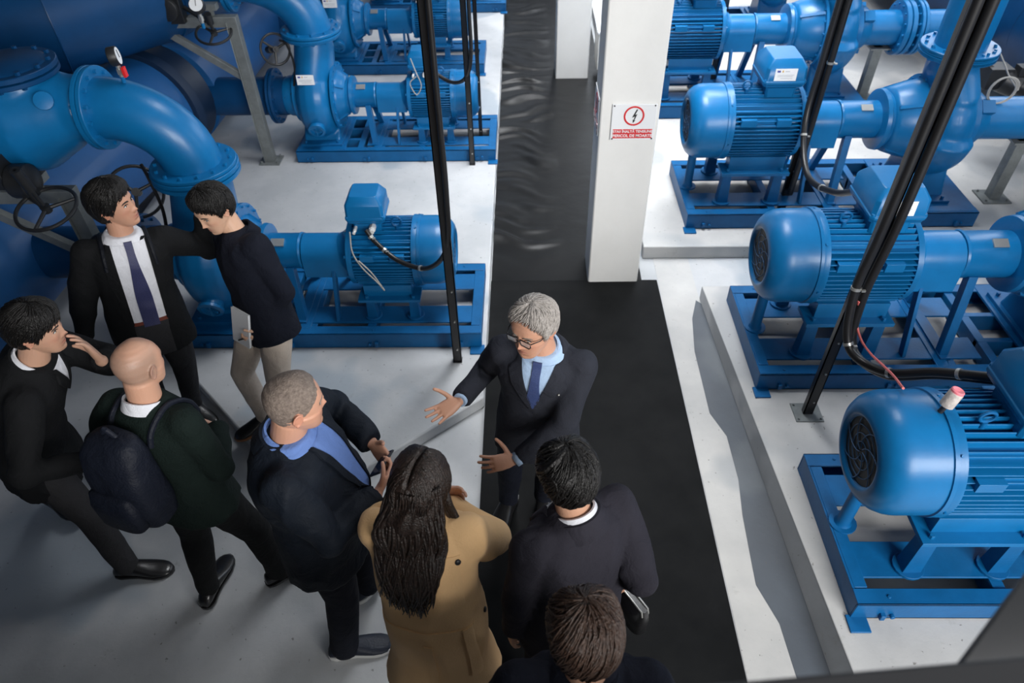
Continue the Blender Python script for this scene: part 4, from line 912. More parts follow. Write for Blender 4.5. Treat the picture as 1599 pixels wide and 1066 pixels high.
        ed = list(range(w_))+[a*w_+nx for a in range(1, nr_)]+[(nr_-1)*w_+b for b in range(nx-1, -1, -1)]+[a*w_ for a in range(nr_-2, 0, -1)]
        for a, b in zip(ed, ed[1:]+ed[:1]): fs.append((b, a, N+a, N+b))
        mb_.add(vs, fs); return fin(name, mb_, m, parent, label, ang)
    def rows(t0, t1, n, fa, fb): return [(t0+(t1-t0)*i/n, fa(t0+(t1-t0)*i/n), fb(t0+(t1-t0)*i/n)) for i in range(n+1)]
    fr = S.get('front')
    if fr:
        t0, tt, wt, cx = fr['t0'], fr.get('t1', 1.0), fr['w'], fr.get('cx', 0)
        e0 = fr.get('w0', 0)
        W_ = lambda t: e0+(wt-e0)*((t-t0)/(tt-t0))**fr.get('pw', .9)
        drape('shirt', fr['shirt'], rows(t0, tt, 26, lambda t: cx-W_(t), lambda t: cx+W_(t)), .004, .012, 14)
        if fr.get('tie'):
            kn_ = lambda t: .018+.022*sstep((.97-t)/.6) if t < .93 else .019
            tx = fr.get('tx', cx)
            drape('tie', fr['tie'], rows(fr.get('tt0', t0), 1.025, 28, lambda t: tx-min(kn_(t), W_(max(t, t0))+.002), lambda t: tx+min(kn_(t), W_(max(t, t0))+.002)), .011, .007, 6)
        if fr.get('belt'):
            drape('belt', fr['belt'], rows(t0-.045, t0, 3, lambda t: cx-e0, lambda t: cx+e0), .004, .012, 12)
        if fr.get('lapel', .05):
            lw = fr.get('lapel', .05)
            for s in (-1, 1):
                drape('lapel', J['mat'], rows(t0-.02, tt, 24, lambda t: cx+s*(W_(max(t, t0))-.004), lambda t: cx+s*(W_(max(t, t0))+lw*min(1, .25+1.3*(t-t0+.02)/(tt-t0))*(1 if t < tt-.09 else max(.35, (tt-t)/.09)))), .011, .010, 6, parent=jk)
    # collars
    def collar(name, m, r0_, r1_, h0, h1, a0, a1, tilt=.25, thick=.004, parent=body, cc=None, label=None):
        ax = (T((0, -.02, -.06))-neck).normalized(); ax = (ax+up*.8).normalized(); ff = (f2-ax*f2.dot(ax)).normalized(); rr_ = ff.cross(ax); cb = neck+ax*.0-ff*.004; n = 40; vs = []
        m_ = MB(); prof = [(r0_, h0), (r1_, h1), (r1_+thick, h1+.001), (r0_+thick*1.6, h0-.002)]; rings = []
        for i in range(n+1):
            a = a0+(a1-a0)*i/n; d_ = ff*math.cos(a)+rr_*math.sin(a)
            rings.append([cb+d_*(rr2*k*(1+fat*.7))+ax*((hh-tilt*.09*(math.cos(a)+.3))*k) for rr2, hh in prof])
        m_.loft(rings, cap=abs(a1-a0) < 6.2, closed=abs(a1-a0) >= 6.2); return fin(name, m_, m, parent, label, 50)
    if S.get('collar'):
        collar('shirt_collar', S['collar'], .070, .064, -.025, .030, .22, 2*PI-.22, .30)
        collar('shirt_collar', S['collar'], .082, .067, -.012, .031, .30, 2*PI-.30, .30)
    if J.get('collar', True): collar('jacket_collar', J['mat'], .104, .078, -.045, .014, PI-J.get('ca', 2.0), PI+J.get('ca', 2.0), .30, .010, jk)
    # shirt cuffs
    if S.get('cuffs'):
        for side, sj, e, w, a in A:
            m_ = MB(); d_ = (w-e).normalized(); m_.lathe(w-d_*.02, d_, [(0, .034*k), (.034, .033*k), (.034, .028*k)], 20); fin('shirt_cuff', m_, S['cuffs'])
    S.update(_T=T, _body=body, _fin=fin, _drape=drape, _rows=rows, _A=A, _TF=TF, _jk=jk, _fr=(hr, hf, hu), _surf=surf, _jb=jb, _up=up)
    return S
SKIN = mat('skin', (.5, .27, .17), .48, attr='tint', bump=.12, bscale=160)
SKIN.node_tree.nodes['Principled BSDF'].inputs['Subsurface Weight'].default_value = .08
SKIN.node_tree.nodes['Principled BSDF'].inputs['Subsurface Radius'].default_value = (.02, .008, .004)
EYEW = mat('eye_white', (.62, .60, .57), .25); IRIS = mat('dark_iris', (.015, .010, .008), .2); LASH = mat('dark_lash', (.012, .009, .008), .7); GREYBROW = mat('grey_brow', (.16, .14, .12), .8)
SHOE = mat('black_leather', (.012, .012, .013), .30, coat=.3, bump=.1, bscale=90)
WHITERUB = mat('white_rubber', (.70, .70, .68), .5)
NAVYSHOE = mat('navy_leather', (.008, .013, .028), .5, bump=.2, bscale=90)
def hairmat(n, c, c2, rough=.42): return mat(n, c, rough, sheen=0., spec=.35, bump=.5, bscale=150, col2=c2, vscale=90)
HBLACK = hairmat('black_hair', (.009, .008, .0075), (.004, .0035, .0035)); HBROWN = hairmat('brown_hair', (.048, .026, .017), (.018, .010, .007)); HDARK = hairmat('dark_brown_hair', (.020, .011, .008), (.007, .005, .004))
HGREY = hairmat('grey_hair', (.46, .42, .39), (.25, .23, .21), .6); HBUZZ = hairmat('cropped_grey_hair', (.25, .20, .165), (.13, .10, .085), .8)
BLK = cloth('black_wool', (.011, .012, .014)); NAVY = cloth('navy_wool', (.040, .044, .059999)); NAVY2 = cloth('dark_navy_wool', (.012, .015, .028)); DKSUIT = cloth('charcoal_navy_suit', (.042, .040, .055))
GREEN = cloth('dark_green_knit', (.010, .021, .018), bump=.5, bscale=140); NVJ = cloth('midnight_blue_jacket', (.012, .018, .030), .65); GREYT = cloth('dark_grey_trousers', (.050, .050, .055)); BEIGE = cloth('beige_cotton', (.66, .56, .47), .85, var=.10)
DKT = cloth('black_trousers', (.013, .014, .015)); NVT = cloth('navy_trousers', (.016, .019, .030)); WSH = cloth('white_cotton', (.68, .69, .74), .8, bump=.2, var=.05); LBSH = cloth('light_blue_cotton', (.38, .52, .72), .8, bump=.2, var=.06); BSH = cloth('blue_cotton', (.14, .24, .55), .8, var=.08)
TIEN = mat('navy_tie', (.030, .035, .11), .5, bump=.3, bscale=200, var=.3, vscale=150); TIEB = mat('dotted_navy_tie', (.022, .040, .13), .5, col2=(.06, .09, .22), vscale=260); TIEY = mat('gold_tie', (.50, .34, .06), .45)
CAMEL = mat('camel_wool', (.74, .47, .235), .85, sheen=.06, spec=.2, bump=.2, bscale=150, var=.08, vscale=6); BELTR = mat('red_brown_leather', (.16, .035, .02), .45)
SHORT = [(0, .078), (30, .070), (52, .048), (70, .018), (84, -.012), (98, -.004), (112, -.045), (140, -.062), (180, -.068)]
def Z(*d): return [(a, b) for a, b in SHORT]
P = {}
# grey haired man in the aisle
P['grey'] = person(dict(base=(.03, 2.26, 0), label='grey-haired man in glasses and dark suit gesturing with both hands', f=(-.25, -.97), pelvis=(.06, 2.20, .93), neck=(.075, 2.15, 1.425), head=(.035, 2.115, 1.585), face=(-.58, -.80, -.08), hup=(-.05, -.02, 1), k=.98, hk=1.04, g=1.03, belly=.02, fat=.05, vox=.004,
    armR=dict(w=(-.285, 2.10, 1.17), hint=(-.3, .5, -.9), d=(-.78, -.50, -.22), n=(.1, -.45, .85), curl=.10, spread=.42, tcurl=.05, tout=1.1), armL=dict(w=(-.035, 1.885, 1.02), hint=(.9, -.1, -.6), d=(-.90, -.25, .0), n=(.1, .75, -.45), curl=.22, spread=.38, tout=1.1),
    legR=dict(p=(-.10, 2.30), d=(-.35, -.9)), legL=dict(p=(.10, 2.33), d=(0, -1)), skin=(.56, .30, .20), brow=GREYBROW, eyeh=.003, gaze=(0, -1), trousers=NAVY2, cuffs=LBSH, collar=LBSH,
    hair=dict(mat=HGREY, zl=[(0, .088), (25, .082), (45, .064), (62, .042), (78, -.010), (92, -.006), (108, -.045), (140, -.062), (180, -.066)], thick=.014, top=1.3, amp=.3, seed=2),
    jacket=dict(mat=NAVY, hem=-.34, wr=.010), front=dict(t0=.52, w=.078, shirt=LBSH, tie=TIEB, lapel=.062), seed=1))
# stocky man
P['stocky'] = person(dict(base=(-.86, 1.68, 0), label='stocky man with cropped grey hair, navy jacket and blue shirt holding a phone', f=(.97, .08), pelvis=(-.87, 1.655, .93), neck=(-.885, 1.665, 1.455), head=(-.825, 1.675, 1.625), face=(.88, .42, -.12), k=1.03, g=1.12, belly=.09, fat=.12, sh=.185,
    armR=dict(w=(-.60, 1.63, 1.12), hint=(-.2, -.9, -.5), d=(.35, .85, .15), n=(-.75, .3, .35), curl=.62, spread=.05, tout=.7), armL=dict(w=(-.655, 1.88, 1.14), hint=(-.1, .9, -.6), d=(.62, -.72, -.05), n=(-.55, -.5, .4), curl=.62, spread=.05, tout=.7),
    legR=dict(p=(-.885, 1.475), d=(.95, .16)), legL=dict(p=(-.83, 1.80), d=(.62, .70)), skin=(.58, .31, .21), brow=GREYBROW, trousers=NVT, collar=BSH, shoe=NAVYSHOE, solemat=WHITERUB, sole=.026, laces=NVT, legfat=1.12,
    hair=dict(mat=HBUZZ, zl=[(0, .074), (30, .060), (55, .036), (75, .005), (84, -.012), (98, -.004), (112, -.045), (140, -.065), (180, -.072)], thick=.005, top=1.2, amp=.15, sw=.03, ns=0),
    jacket=dict(mat=NVJ, hem=-.38, bulk=.022, wr=.017, name='jacket', sl=1.12), front=dict(t0=.28, w=.07, w0=.012, pw=.6, shirt=BSH, lapel=.028), seed=2))
# woman in camel coat
P['coat'] = person(dict(base=(-.35, 1.25, 0), label='long dark-haired woman in a belted camel coat seen from behind', f=(.12, .99), pelvis=(-.345, 1.235, .90), neck=(-.365, 1.345, 1.385), head=(-.350, 1.385, 1.555), face=(.35, .92, -.15), k=.95, sh=.165, vox=.005,
    armR=dict(w=(-.32, 1.58, 1.12), hint=(.95, -.3, -.5), d=(-.95, .2, .1), n=(0, -.9, -.2), curl=.5), armL=dict(w=(-.38, 1.60, 1.16), hint=(-.9, -.2, -.6), d=(.95, .1, .1), n=(0, -.9, 0), curl=.5),
    legR=dict(p=(-.25, 1.25), d=(.1, 1)), legL=dict(p=(-.45, 1.27), d=(.05, 1)), skin=(.55, .31, .22), trousers=DKT, 
    hair=dict(mat=HDARK, zl=[(0, .080), (30, .070), (52, .040), (75, -.03), (90, -.08), (180, -.10)], thick=.022, top=1.0, amp=.22, part=.004, seed=5, strands=7, ns=0),
    jacket=dict(mat=CAMEL, hem=-.88, bulk=.018, wr=.020, wsc=6, flare=1.22, name='coat', sl=1.14, collar=True, ca=1.8), seed=3))
# man with the bag
P['bag'] = person(dict(base=(.16, 1.27, 0), label='black-haired man in a dark suit seen from behind carrying a black clutch bag', f=(-.53, .85), pelvis=(.175, 1.275, .93), neck=(.165, 1.345, 1.44), head=(.135, 1.375, 1.600), face=(-.38, .92, -.06), k=1.0, vox=.005,
    armR=dict(w=(.362, 1.375, .985), hint=(.35, -.9, .0), d=(.15, .0, -.98), n=(-.9, -.1, -.1), curl=.8, spread=.02), armL=dict(w=(-.05, 1.20, .86), hint=(-.6, -.7, .1), d=(-.1, .1, -.98), n=(.8, .3, 0), curl=.35),
    legR=dict(p=(.27, 1.32), d=(-.3, .95)), legL=dict(p=(.08, 1.22), d=(-.6, .8)), skin=(.52, .29, .19), trousers=DKT, collar=WSH,
    hair=dict(mat=HBLACK, zl=SHORT, thick=.021, top=1.3, amp=.55, seed=7, strands=8), jacket=dict(mat=DKSUIT, hem=-.36, wr=.017, wsc=8), front=dict(t0=.5, w=.07, shirt=WSH, tie=TIEY, lapel=.06, yoke=False), seed=4))
# brown haired person at the bottom edge
P['near'] = person(dict(base=(.15, .74, 0), label='brown-haired person in navy at the bottom edge, head seen from above and behind', f=(-.06, 1), pelvis=(.155, .735, .98), neck=(.165, .80, 1.475), head=(.155, .835, 1.640), face=(-.12, .99, -.12), k=1.03, vox=.005,
    armR=dict(w=(.42, .82, .95), hint=(.6, -.6, 0), d=(0, .3, -.95), n=(-.9, 0, 0)), armL=dict(w=(-.11, .82, .95), hint=(-.6, -.6, 0), d=(0, .3, -.95), n=(.9, 0, 0)),
    legR=dict(p=(.25, .74), d=(0, 1)), legL=dict(p=(.05, .76), d=(0, 1)), skin=(.55, .31, .21), trousers=NVT, 
    hair=dict(mat=HBROWN, zl=SHORT, thick=.022, top=1.1, amp=.35, seed=9, strands=9), jacket=dict(mat=NAVY2, hem=-.34, wr=.014), seed=5))
# bald man with backpack
P['bald'] = person(dict(base=(-1.48, 1.82, 0), label='bald man in white collar and dark green jumper seen from behind, legs apart', f=(.34, .94), pelvis=(-1.475, 1.80, .93), neck=(-1.495, 1.845, 1.45), head=(-1.470, 1.875, 1.620), face=(.40, .90, -.10), k=1.0, fat=.05, g=.99, sh=.168,
    armR=dict(w=(-1.37, 2.00, 1.10), hint=(.30, -.30, -.9), d=(-.95, .1, .05), n=(-.2, -.9, 0), curl=.4), armL=dict(w=(-1.62, 2.02, 1.10), hint=(-.9, -.3, -.5), d=(.8, .4, -.3), n=(0, -.9, 0), curl=.4),
    legR=dict(p=(-1.30, 1.87), d=(.80, .55)), legL=dict(p=(-1.655, 1.77), d=(.12, .98)), hk=.94, skin=(.56, .31, .21), scalp=(.20, .15, .12, .55), trousers=DKT, collar=WSH,
    jacket=dict(mat=GREEN, hem=-.16, wr=.014, collar=False, bulk=.014, name='jumper'), seed=6))
# man with hand on the cheek
P['cheek'] = person(dict(base=(-2.35, 2.10, 0), label='black-haired man in black at far left holding his hand beside his mouth', f=(.93, .25), pelvis=(-2.35, 2.09, .90), neck=(-2.08, 2.095, 1.43), head=(-2.005, 2.115, 1.590), face=(.94, .22, -.12), k=1.0, vox=.004,
    armR=dict(w=(-1.88, 1.86, 1.05), hint=(-.1, -.9, -.5), d=(.9, .2, .1), n=(0, .5, -.5), curl=.4), armL=dict(w=(-1.815, 2.12, 1.400), hint=(.4, .5, -.9), d=(-.28, .0, .95), n=(-.70, -.68, .1), curl=.28, spread=.12, tout=.9),
    legR=dict(p=(-2.13, 1.895), d=(.98, .06)), legL=dict(p=(-2.76, 2.31), d=(.85, -.45)), skin=(.50, .29, .20), trousers=GREYT, collar=WSH,
    hair=dict(mat=HBLACK, zl=[(0, .040), (22, .044), (40, .040), (58, .030), (72, .012), (84, -.014), (98, -.004), (112, -.045), (140, -.070), (180, -.075)], thick=.020, top=1.2, amp=.25, seed=3), jacket=dict(mat=BLK, hem=-.32, wr=.015, bulk=.02, ca=2.2), front=dict(t0=.75, w=.045, shirt=WSH, lapel=.05, yoke=False), seed=7))
# man with the dark tie
P['tie'] = person(dict(base=(-2.2, 2.98, 0), label='man in open black jacket, white shirt and dark blue tie stretching one arm out', f=(.50, -.86), pelvis=(-2.11, 2.94, .93), neck=(-2.055, 2.97, 1.455), head=(-2.035, 2.985, 1.630), face=(.93, -.02, .08), k=1.0, vox=.004,
    armR=dict(w=(-2.40, 2.76, .90), hint=(-.7, .3, -.2), d=(0, -.2, -.98), n=(.8, .3, 0), curl=.4), armL=dict(w=(-1.74, 3.205, 1.43), hint=(.1, .4, -.9), d=(.75, .65, .05), n=(.2, .1, -.95), curl=.7),
    legR=dict(p=(-2.34, 2.96), d=(.5, -.85)), legL=dict(p=(-2.17, 3.04), d=(.80, -.62)), skin=(.50, .27, .18), trousers=GREYT, collar=WSH,
    hair=dict(mat=HBLACK, zl=[(0, .058), (22, .060), (40, .048), (58, .034), (72, .012), (84, -.018), (98, -.010), (112, -.055), (140, -.080), (180, -.085)], thick=.026, top=1.2, amp=.4, seed=11), jacket=dict(mat=BLK, hem=-.34, wr=.015, bulk=.016), front=dict(t0=.14, w=.085, w0=.085, pw=1, cx=-.01, tx=-.012, shirt=WSH, tie=TIEN, tt0=.08, belt=BELTR, lapel=.05), seed=8))
# man reading
P['read'] = person(dict(base=(-1.52, 2.85, .10), label='young man in dark jacket and beige trousers looking down at a notebook', f=(-.62, -.78), pelvis=(-1.42, 2.885, .965), neck=(-1.485, 3.005, 1.445), head=(-1.545, 2.985, 1.600), face=(-.50, -.80, -.28), hup=(-.2, -.15, 1), k=.97, vox=.004, sh=.165,
    armR=dict(w=(-1.55, 3.06, .98), hint=(-.1, .9, -.3), d=(.2, .1, -.9), n=(.8, .2, 0), curl=.5), armL=dict(w=(-1.385, 2.80, .965), hint=(.8, .1, -.1), d=(-.75, -.45, -.25), n=(-.3, .7, .5), curl=.75, spread=.02, tout=.6),
    legR=dict(p=(-1.62, 2.86), d=(-.80, -.62), z=.10), legL=dict(p=(-1.43, 2.74), d=(-.55, -.84), z=.10), skin=(.62, .38, .26), eyeh=.0022, gaze=(0, -1), trousers=BEIGE, solemat=mat('brown_sole', (.25, .11, .05), .6),
    hair=dict(mat=HBLACK, zl=[(0, .066), (28, .062), (50, .048), (68, .028), (80, -.010), (98, -.004), (112, -.045), (140, -.066), (180, -.070)], thick=.019, top=1.45, amp=.4, seed=13), jacket=dict(mat=NAVY2, hem=-.22, wr=.014, bulk=.010, ca=2.6), seed=9))

g = P['tie']; g['_drape']('trouser_front', GREYT, g['_rows'](-.34, .10, 16, lambda t: -.01-.085+(.10-t)*.05, lambda t: -.01+.085+(.10-t)*.03), .005, .012, 12)
# ------------------------------------------------------------------ extras worn by people
g = P['grey']; T = g['_T']; m = MB(); hr, hf, hu = g['_fr']
for s in (-1, 1):
    c = [T((s*.032+x, .098, .004+z)) for x, z in ((-.024, .014), (.024, .015), (.026, .0), (.020, -.014), (-.016, -.015), (-.024, -.004))]
    m.tube(c, .0024, 6, closed=True)
    m.tube([T((s*.057, .096, .016)), T((s*.076, .06, .015)), T((s*.083, -.01, .012)), T((s*.083, -.03, .0))], .0022, 6)
m.tube([T((-.010, .100, .010)), T((0, .103, .012)), T((.010, .100, .010))], .002, 6)
gl = g['_fin']('glasses', m, IRON, label='dark half rim glasses')
m = MB()
m2 = mat('clear_lens', (.8, .82, .85), .05); m2.node_tree.nodes['Principled BSDF'].inputs['Alpha'].default_value = .15
for s in (-1, 1): m.loft([[T((s*.032+x, .0975+d, .004+z)) for x, z in ((-.023, .013), (.023, .014), (.025, .0), (.019, -.013), (-.015, -.014), (-.023, -.004))] for d in (0, .0012)])
g['_fin']('lens', m, m2, gl)
c, r, f = g['_TF'](.74); h = g['_jb'].ray_cast(c-r*.105+f*.5, -f, 1.); m = MB(); m.sphere(h[0]+f*.004, .0055, 6); g['_fin']('lapel_pin', m, LSTEEL, label='silver lapel pin')
# woman: long hair, belt, buttons, glasses
g = P['coat']; T = g['_T']; fin = g['_fin']; m = MB(); TF = g['_TF']
rings = []
for i in range(26):
    t = i/25; z = .045-.30*t; w = (.062+.040*sstep(t*2.2)-.030*sstep((t-.6)/.4)); dpt = .040+.016*math.sin(t*5); 
    c, r, f = TF(1.0); yb = -.060-.060*sstep(t*1.4)+.02*sstep((t-.5)*2); zz = z
    if t > .92: w *= 1-(t-.92)*4; dpt *= 1-(t-.92)*5
    cc = T((.0, 0, 0)); base_ = V3((cc.x, cc.y, cc.z+zz)); b2 = base_-f*(-yb)+r*(-.02*t)
    rings.append([b2+r*(w*math.cos(a)*(1+.10*noise.noise(Vector((math.cos(a)*4, math.sin(a)*4, t*3)))))+f*(dpt*math.sin(a)*(1+.35*noise.noise(Vector((math.cos(a)*6, math.sin(a)*6, t*2.5+4)))))+r*(.010*math.sin(t*11)) for a in [2*PI*j/48 for j in range(48)]])
m.loft(rings)
fin('long_hair', remesh(m, .006, 4), HDARK, g['_hair']); m = MB()
rd = random.Random(3)
for j in range(270):
    a = rd.uniform(-1, 1); x0 = a*.088; c, r, f = TF(1.0); cc = T((0, 0, 0)); L_ = rd.uniform(.36, .56)-.07*a*a; ph = rd.uniform(0, 6); q = []; dz = rd.uniform(-.004, .010); fr_ = rd.uniform(7, 11)
    for i in range(18):
        t = i/17; q.append(cc+V3(0, 0, .05-L_*t)-f*(.098+.068*sstep(t*1.4)+dz-.045*a*a*(1-t)+.008*math.sin(t*fr_+ph))+r*(x0*(.95+.45*sstep(t*1.3)-.40*sstep((t-.5)*2.0))-.03*t+(.005+.018*t)*math.sin(t*fr_+ph)))
    q3 = []
    for p in q:
        h = g['_jb'].ray_cast(p-f*.5, f, 1.)
        if h[0] and (h[0]-p).dot(f) < .008: p = h[0]-f*(.010+max(0, dz))
        q3.append(p)
    q = [q3[0]]+[(q3[i-1]+q3[i]*2+q3[i+1])/4 for i in range(1, len(q3)-1)]+[q3[-1]]
    m.tube(q, [.0085*math.sin(PI*min(1, .12+.5*i/17))*(1-.8*(i/17)**3) for i in range(18)], 6)
for j, (x0, L_) in enumerate(((.085, .26), (.092, .33), (-.10, .26), (.075, .20))):
    c, r, f = TF(1.0); cc = T((0, 0, 0)); s = 1 if x0 > 0 else -1
    m.tube([cc+V3(0, 0, .0)+r*x0*.9-f*.02, cc+V3(0, 0, -.11)+r*x0*1.05-f*.02, cc+V3(0, 0, -.17)+r*(x0*1.3)-f*.03, cc+V3(0, 0, -.19-.3*(L_-.2))+r*(x0*1.6+s*.02)-f*.05, cc+V3(0, 0, -L_+.02)+r*(x0*1.75+s*.02)-f*.085], [.014, .013, .011, .008, .004], 8)
for j in range(420):
    s = 1 if j % 2 else -1; y0 = rd.uniform(-.098, .070); q = []; ph = rd.uniform(0, 6); en = rd.uniform(1.3, 2.0); dr_ = rd.uniform(.1, .35)
    for i in range(12):
        f = i/11; ang = .02+en*f; y = y0-dr_*.10*f; kk = math.sqrt(max(.05, 1-((y+.008)/.112)**2)); lf = .0225+.003*math.sin(f*5+ph)*f-.010*(1-f)**6
        q.append(T((.004+s*((.078*kk+lf)*math.sin(ang)), y+(-.018 if y < -.06 else 0)*f, .0+(.118*kk+lf)*math.cos(ang))))
    m.tube(q, [.0026*(.5+.5*math.sin(PI*min(1, .1+.9*i/11))) for i in range(12)], 5)
fin('hair_locks', m, HDARK, g['_hair'])
dr = g['_drape']; rw = g['_rows']
dr('coat_belt', CAMEL, rw(.135, .205, 5, lambda t: -.20, lambda t: .20), .006, .012, 26, back=True, parent=g['_jk'])
dr('coat_belt', CAMEL, rw(.135, .205, 5, lambda t: -.20, lambda t: .20), .006, .012, 26, parent=g['_jk'])
dr('belt_end', CAMEL, rw(-.5, .20, 16, lambda t: .150+(.2-t)*.02, lambda t: .180+(.2-t)*.03), .012, .010, 5, back=True, parent=g['_jk'])
dr('back_yoke', CAMEL, rw(.44, .90, 14, lambda t: -.165, lambda t: .165), .004, .010, 20, back=True, parent=g['_jk'])
dr('coat_vent', CAMEL, rw(-.86, .06, 16, lambda t: -.004, lambda t: .03), .005, .009, 4, back=True, parent=g['_jk'])
for (t_, x_) in ((.86, .150), (.14, .195)):
    c, r, f = TF(t_); h = g['_jb'].ray_cast(c+r*x_-f*.5, f, 1.)
    if h[0]: mm = MB(); mm.lathe(h[0]-f*.002, h[1], [(0, .010), (.004, .011), (.007, .009)], 14); fin('button', mm, IRON, g['_jk'])
m = MB()
for s in (-1, 1): m.tube([T((s*.032+x, .100, .004+z)) for x, z in ((-.024, .018), (.024, .018), (.026, -.010), (.014, -.020), (-.018, -.018))], .0024, 6, closed=True); m.tube([T((s*.057, .098, .012)), T((s*.078, .05, .012)), T((s*.082, -.01, .010))], .0022, 6)
fin('glasses', m, IRON, label='dark framed glasses')

# held and carried things (top level)
def frame_box(mb, c, u, v, n, a, b, d):
    mb.loft([[V3(c)+u*(i*a/2)+v*(j*b/2)+n*kk for i, j in ((-1, -1), (1, -1), (1, 1), (-1, 1))] for kk in (-d/2, d/2)])
# phone in the stocky man's hands
gr = (P['stocky']['_grip1']+P['stocky']['_grip-1'])/2
t = thing('mobile_phone', 'small dark mobile phone in the hands of the stocky man', 'phone', gr+V3(.01, 0, .015)); u_ = V3(.25, .85, -.1).normalized(); v_ = V3(-.6, .15, -.5); v_ = (v_-u_*v_.dot(u_)).normalized(); n_ = u_.cross(v_)
m = MB(); frame_box(m, (0, 0, 0), u_, v_, n_, .135, .062, .009); m.build('phone_body', GRILLE, t, bevel=.003)
m = MB(); frame_box(m, n_*.0052, u_, v_, n_, .125, .056, .001); m.build('screen', mat('dark_glass', (.02, .03, .06), .08), t)
# notebook and pen
w = P['read']['_grip-1']
t = thing('notebook', 'thin white notebook held at the waist of the young man looking down', 'notebook', w+V3(-.055, -.0, .045)); u_ = V3(.80, -.55, 0).normalized(); v_ = V3(.05, .30, 1); v_ = (v_-u_*v_.dot(u_)).normalized(); n_ = u_.cross(v_)
m = MB(); frame_box(m, (0, 0, 0), u_, v_, n_, .135, .20, .010); m.build('page_block', STICK, t, bevel=.002)
m = MB(); frame_box(m, n_*.006, u_, v_, n_, .138, .204, .0015); frame_box(m, -n_*.006, u_, v_, n_, .138, .204, .0015); m.build('cover', mat('white_card', (.72, .73, .75), .6), t)
t = thing('pen', 'black pen in the hand of the young man with the notebook', 'pen', w+V3(-.01, -.035, .0)); m = MB(); m.capsule(V3(-.06, -.01, -.005), V3(.04, .015, .01), .0045, .0045, 10); m.build('barrel', IRON, t); m = MB(); m.cyl((-.02, -.006, .001), (.035, .012, .012), .0052, 8); m.build('clip', LSTEEL, t)
# clutch bag of the back-turned man
w = P['bag']['_grip1']
t = thing('clutch_bag', 'black leather wrist bag with silver zips hanging from the suited man', 'bag', w+V3(.045, -.01, -.125)); u_ = V3(.55, -.83, 0).normalized(); v_ = V3(0, 0, 1); n_ = u_.cross(v_)
m = MB(); rings = []
for zz, a, d in ((-.09, .118, .028), (-.082, .124, .036), (0, .128, .036), (.065, .122, .027), (.085, .116, .018)):
    rings.append([u_*(a*math.copysign(abs(math.cos(q))**.35, math.cos(q)))+n_*(d*math.copysign(abs(math.sin(q))**.7, math.sin(q)))+v_*zz for q in [2*PI*j/36 for j in range(36)]])
m.loft(rings); m.build('bag_body', SHOE, t, ang=50)
for s in (-1, 1): m = MB(); m.tube([u_*a+n_*s*.015+v_*z for a, z in ((-.115, .060), (-.108, .086), (-.05, .090), (.05, .090), (.108, .086), (.115, .060))], .0045, 8); m.build('zip', LSTEEL, t, label='silver zip')
m = MB(); m.tube(bez([u_*-.10+v_*.085, u_*-.13+v_*.12-n_*.01, u_*-.07+v_*.165-n_*.02, u_*-.04+v_*.14]), .006, 8); m.build('wrist_strap', SHOE, t)
# backpacks
def backpack(pr_, lab, m_, side=0, up_=0.0, sc=1, back=.215):
    c, r, f = pr_['_TF'](.50+up_); u_ = pr_['_up']; cc = c-f*back+r*side; t = thing('backpack', lab, 'backpack', cc)
    mb = MB(); rings = []
    for z, a, d, o in ((-.20, .10, .05, .02), (-.195, .135, .075, .01), (-.10, .15, .095, 0), (.05, .145, .09, 0), (.15, .13, .075, .01), (.205, .10, .05, .03), (.22, .06, .03, .035)):
        rings.append([u_*z*sc+r*(a*sc*math.copysign(abs(math.cos(q))**.6, math.cos(q)))+f*(o+d*sc*math.copysign(abs(math.sin(q))**.6, math.sin(q))) for q in [2*PI*j/32 for j in range(32)]])
    mb.loft(rings); q = remesh(mb, .010, 4); wrinkle(q, .007, 10, 3); finish('pack_body', q, m_, t, ang=180, fixn=False)
    mb = MB(); rings = []
    for z, a, d in ((-.17, .09, .02), (-.16, .11, .04), (-.06, .115, .045), (.0, .10, .03), (.01, .08, .015)):
        rings.append([u_*z*sc+r*(a*sc*math.copysign(abs(math.cos(q))**.6, math.cos(q)))+f*(-.085*sc+d*sc*math.copysign(abs(math.sin(q))**.6, math.sin(q))) for q in [2*PI*j/28 for j in range(28)]])
    mb.loft(rings); mb.build('front_pocket', m_, t, ang=70)
    mb = MB(); mb.tube(bez([u_*.20*sc+r*.04-f*-.03, u_*.26*sc+f*.02, u_*.20*sc-r*.04+f*.03], 6), .010, 8); mb.build('top_handle', m_, t)
    for s in (-1, 1):
        pts = [(.86, s*.085, True), (.93, s*.095, True), (1.0-.02, s*.10, False), (.90, s*.125, False), (.80, s*.14, False), (.66, s*.15, False)]; q = []
        jb_ = pr_['_jb']
        for k_ in range(18):
            a_ = k_/17; ang = PI*(1-a_)*0
            th_ = -PI*.5+PI*1.05*a_          # over the shoulder from back to front
            C0, R0, F0 = pr_['_TF'](.80); dirv = F0*math.sin(th_)+u_*math.cos(th_)*.95; o = C0+R0*(s*(.095+.02*a_))+dirv*.5
            h = jb_.ray_cast(o, -dirv, 1.)
            if h[0]: q.append(h[0]+dirv*.004-cc)
        if len(q) > 3: mb = MB(); mb.tube(bez(q, 3), (0.006, .024) if False else .012, 8); mb.build('shoulder_strap', m_, t)
    return t
BAGM = cloth('black_nylon', (.013, .015, .022), .55, .1, .3, 120); BAGN = cloth('navy_nylon', (.014, .018, .032), .55, .1, .3, 120)
backpack(P['bald'], 'dark navy backpack on the back of the bald man', BAGN, .0, .07, 1.0, .20)
backpack(P['tie'], 'black backpack on the back of the man with the dark blue tie', BAGM, .05, -.06, .95)
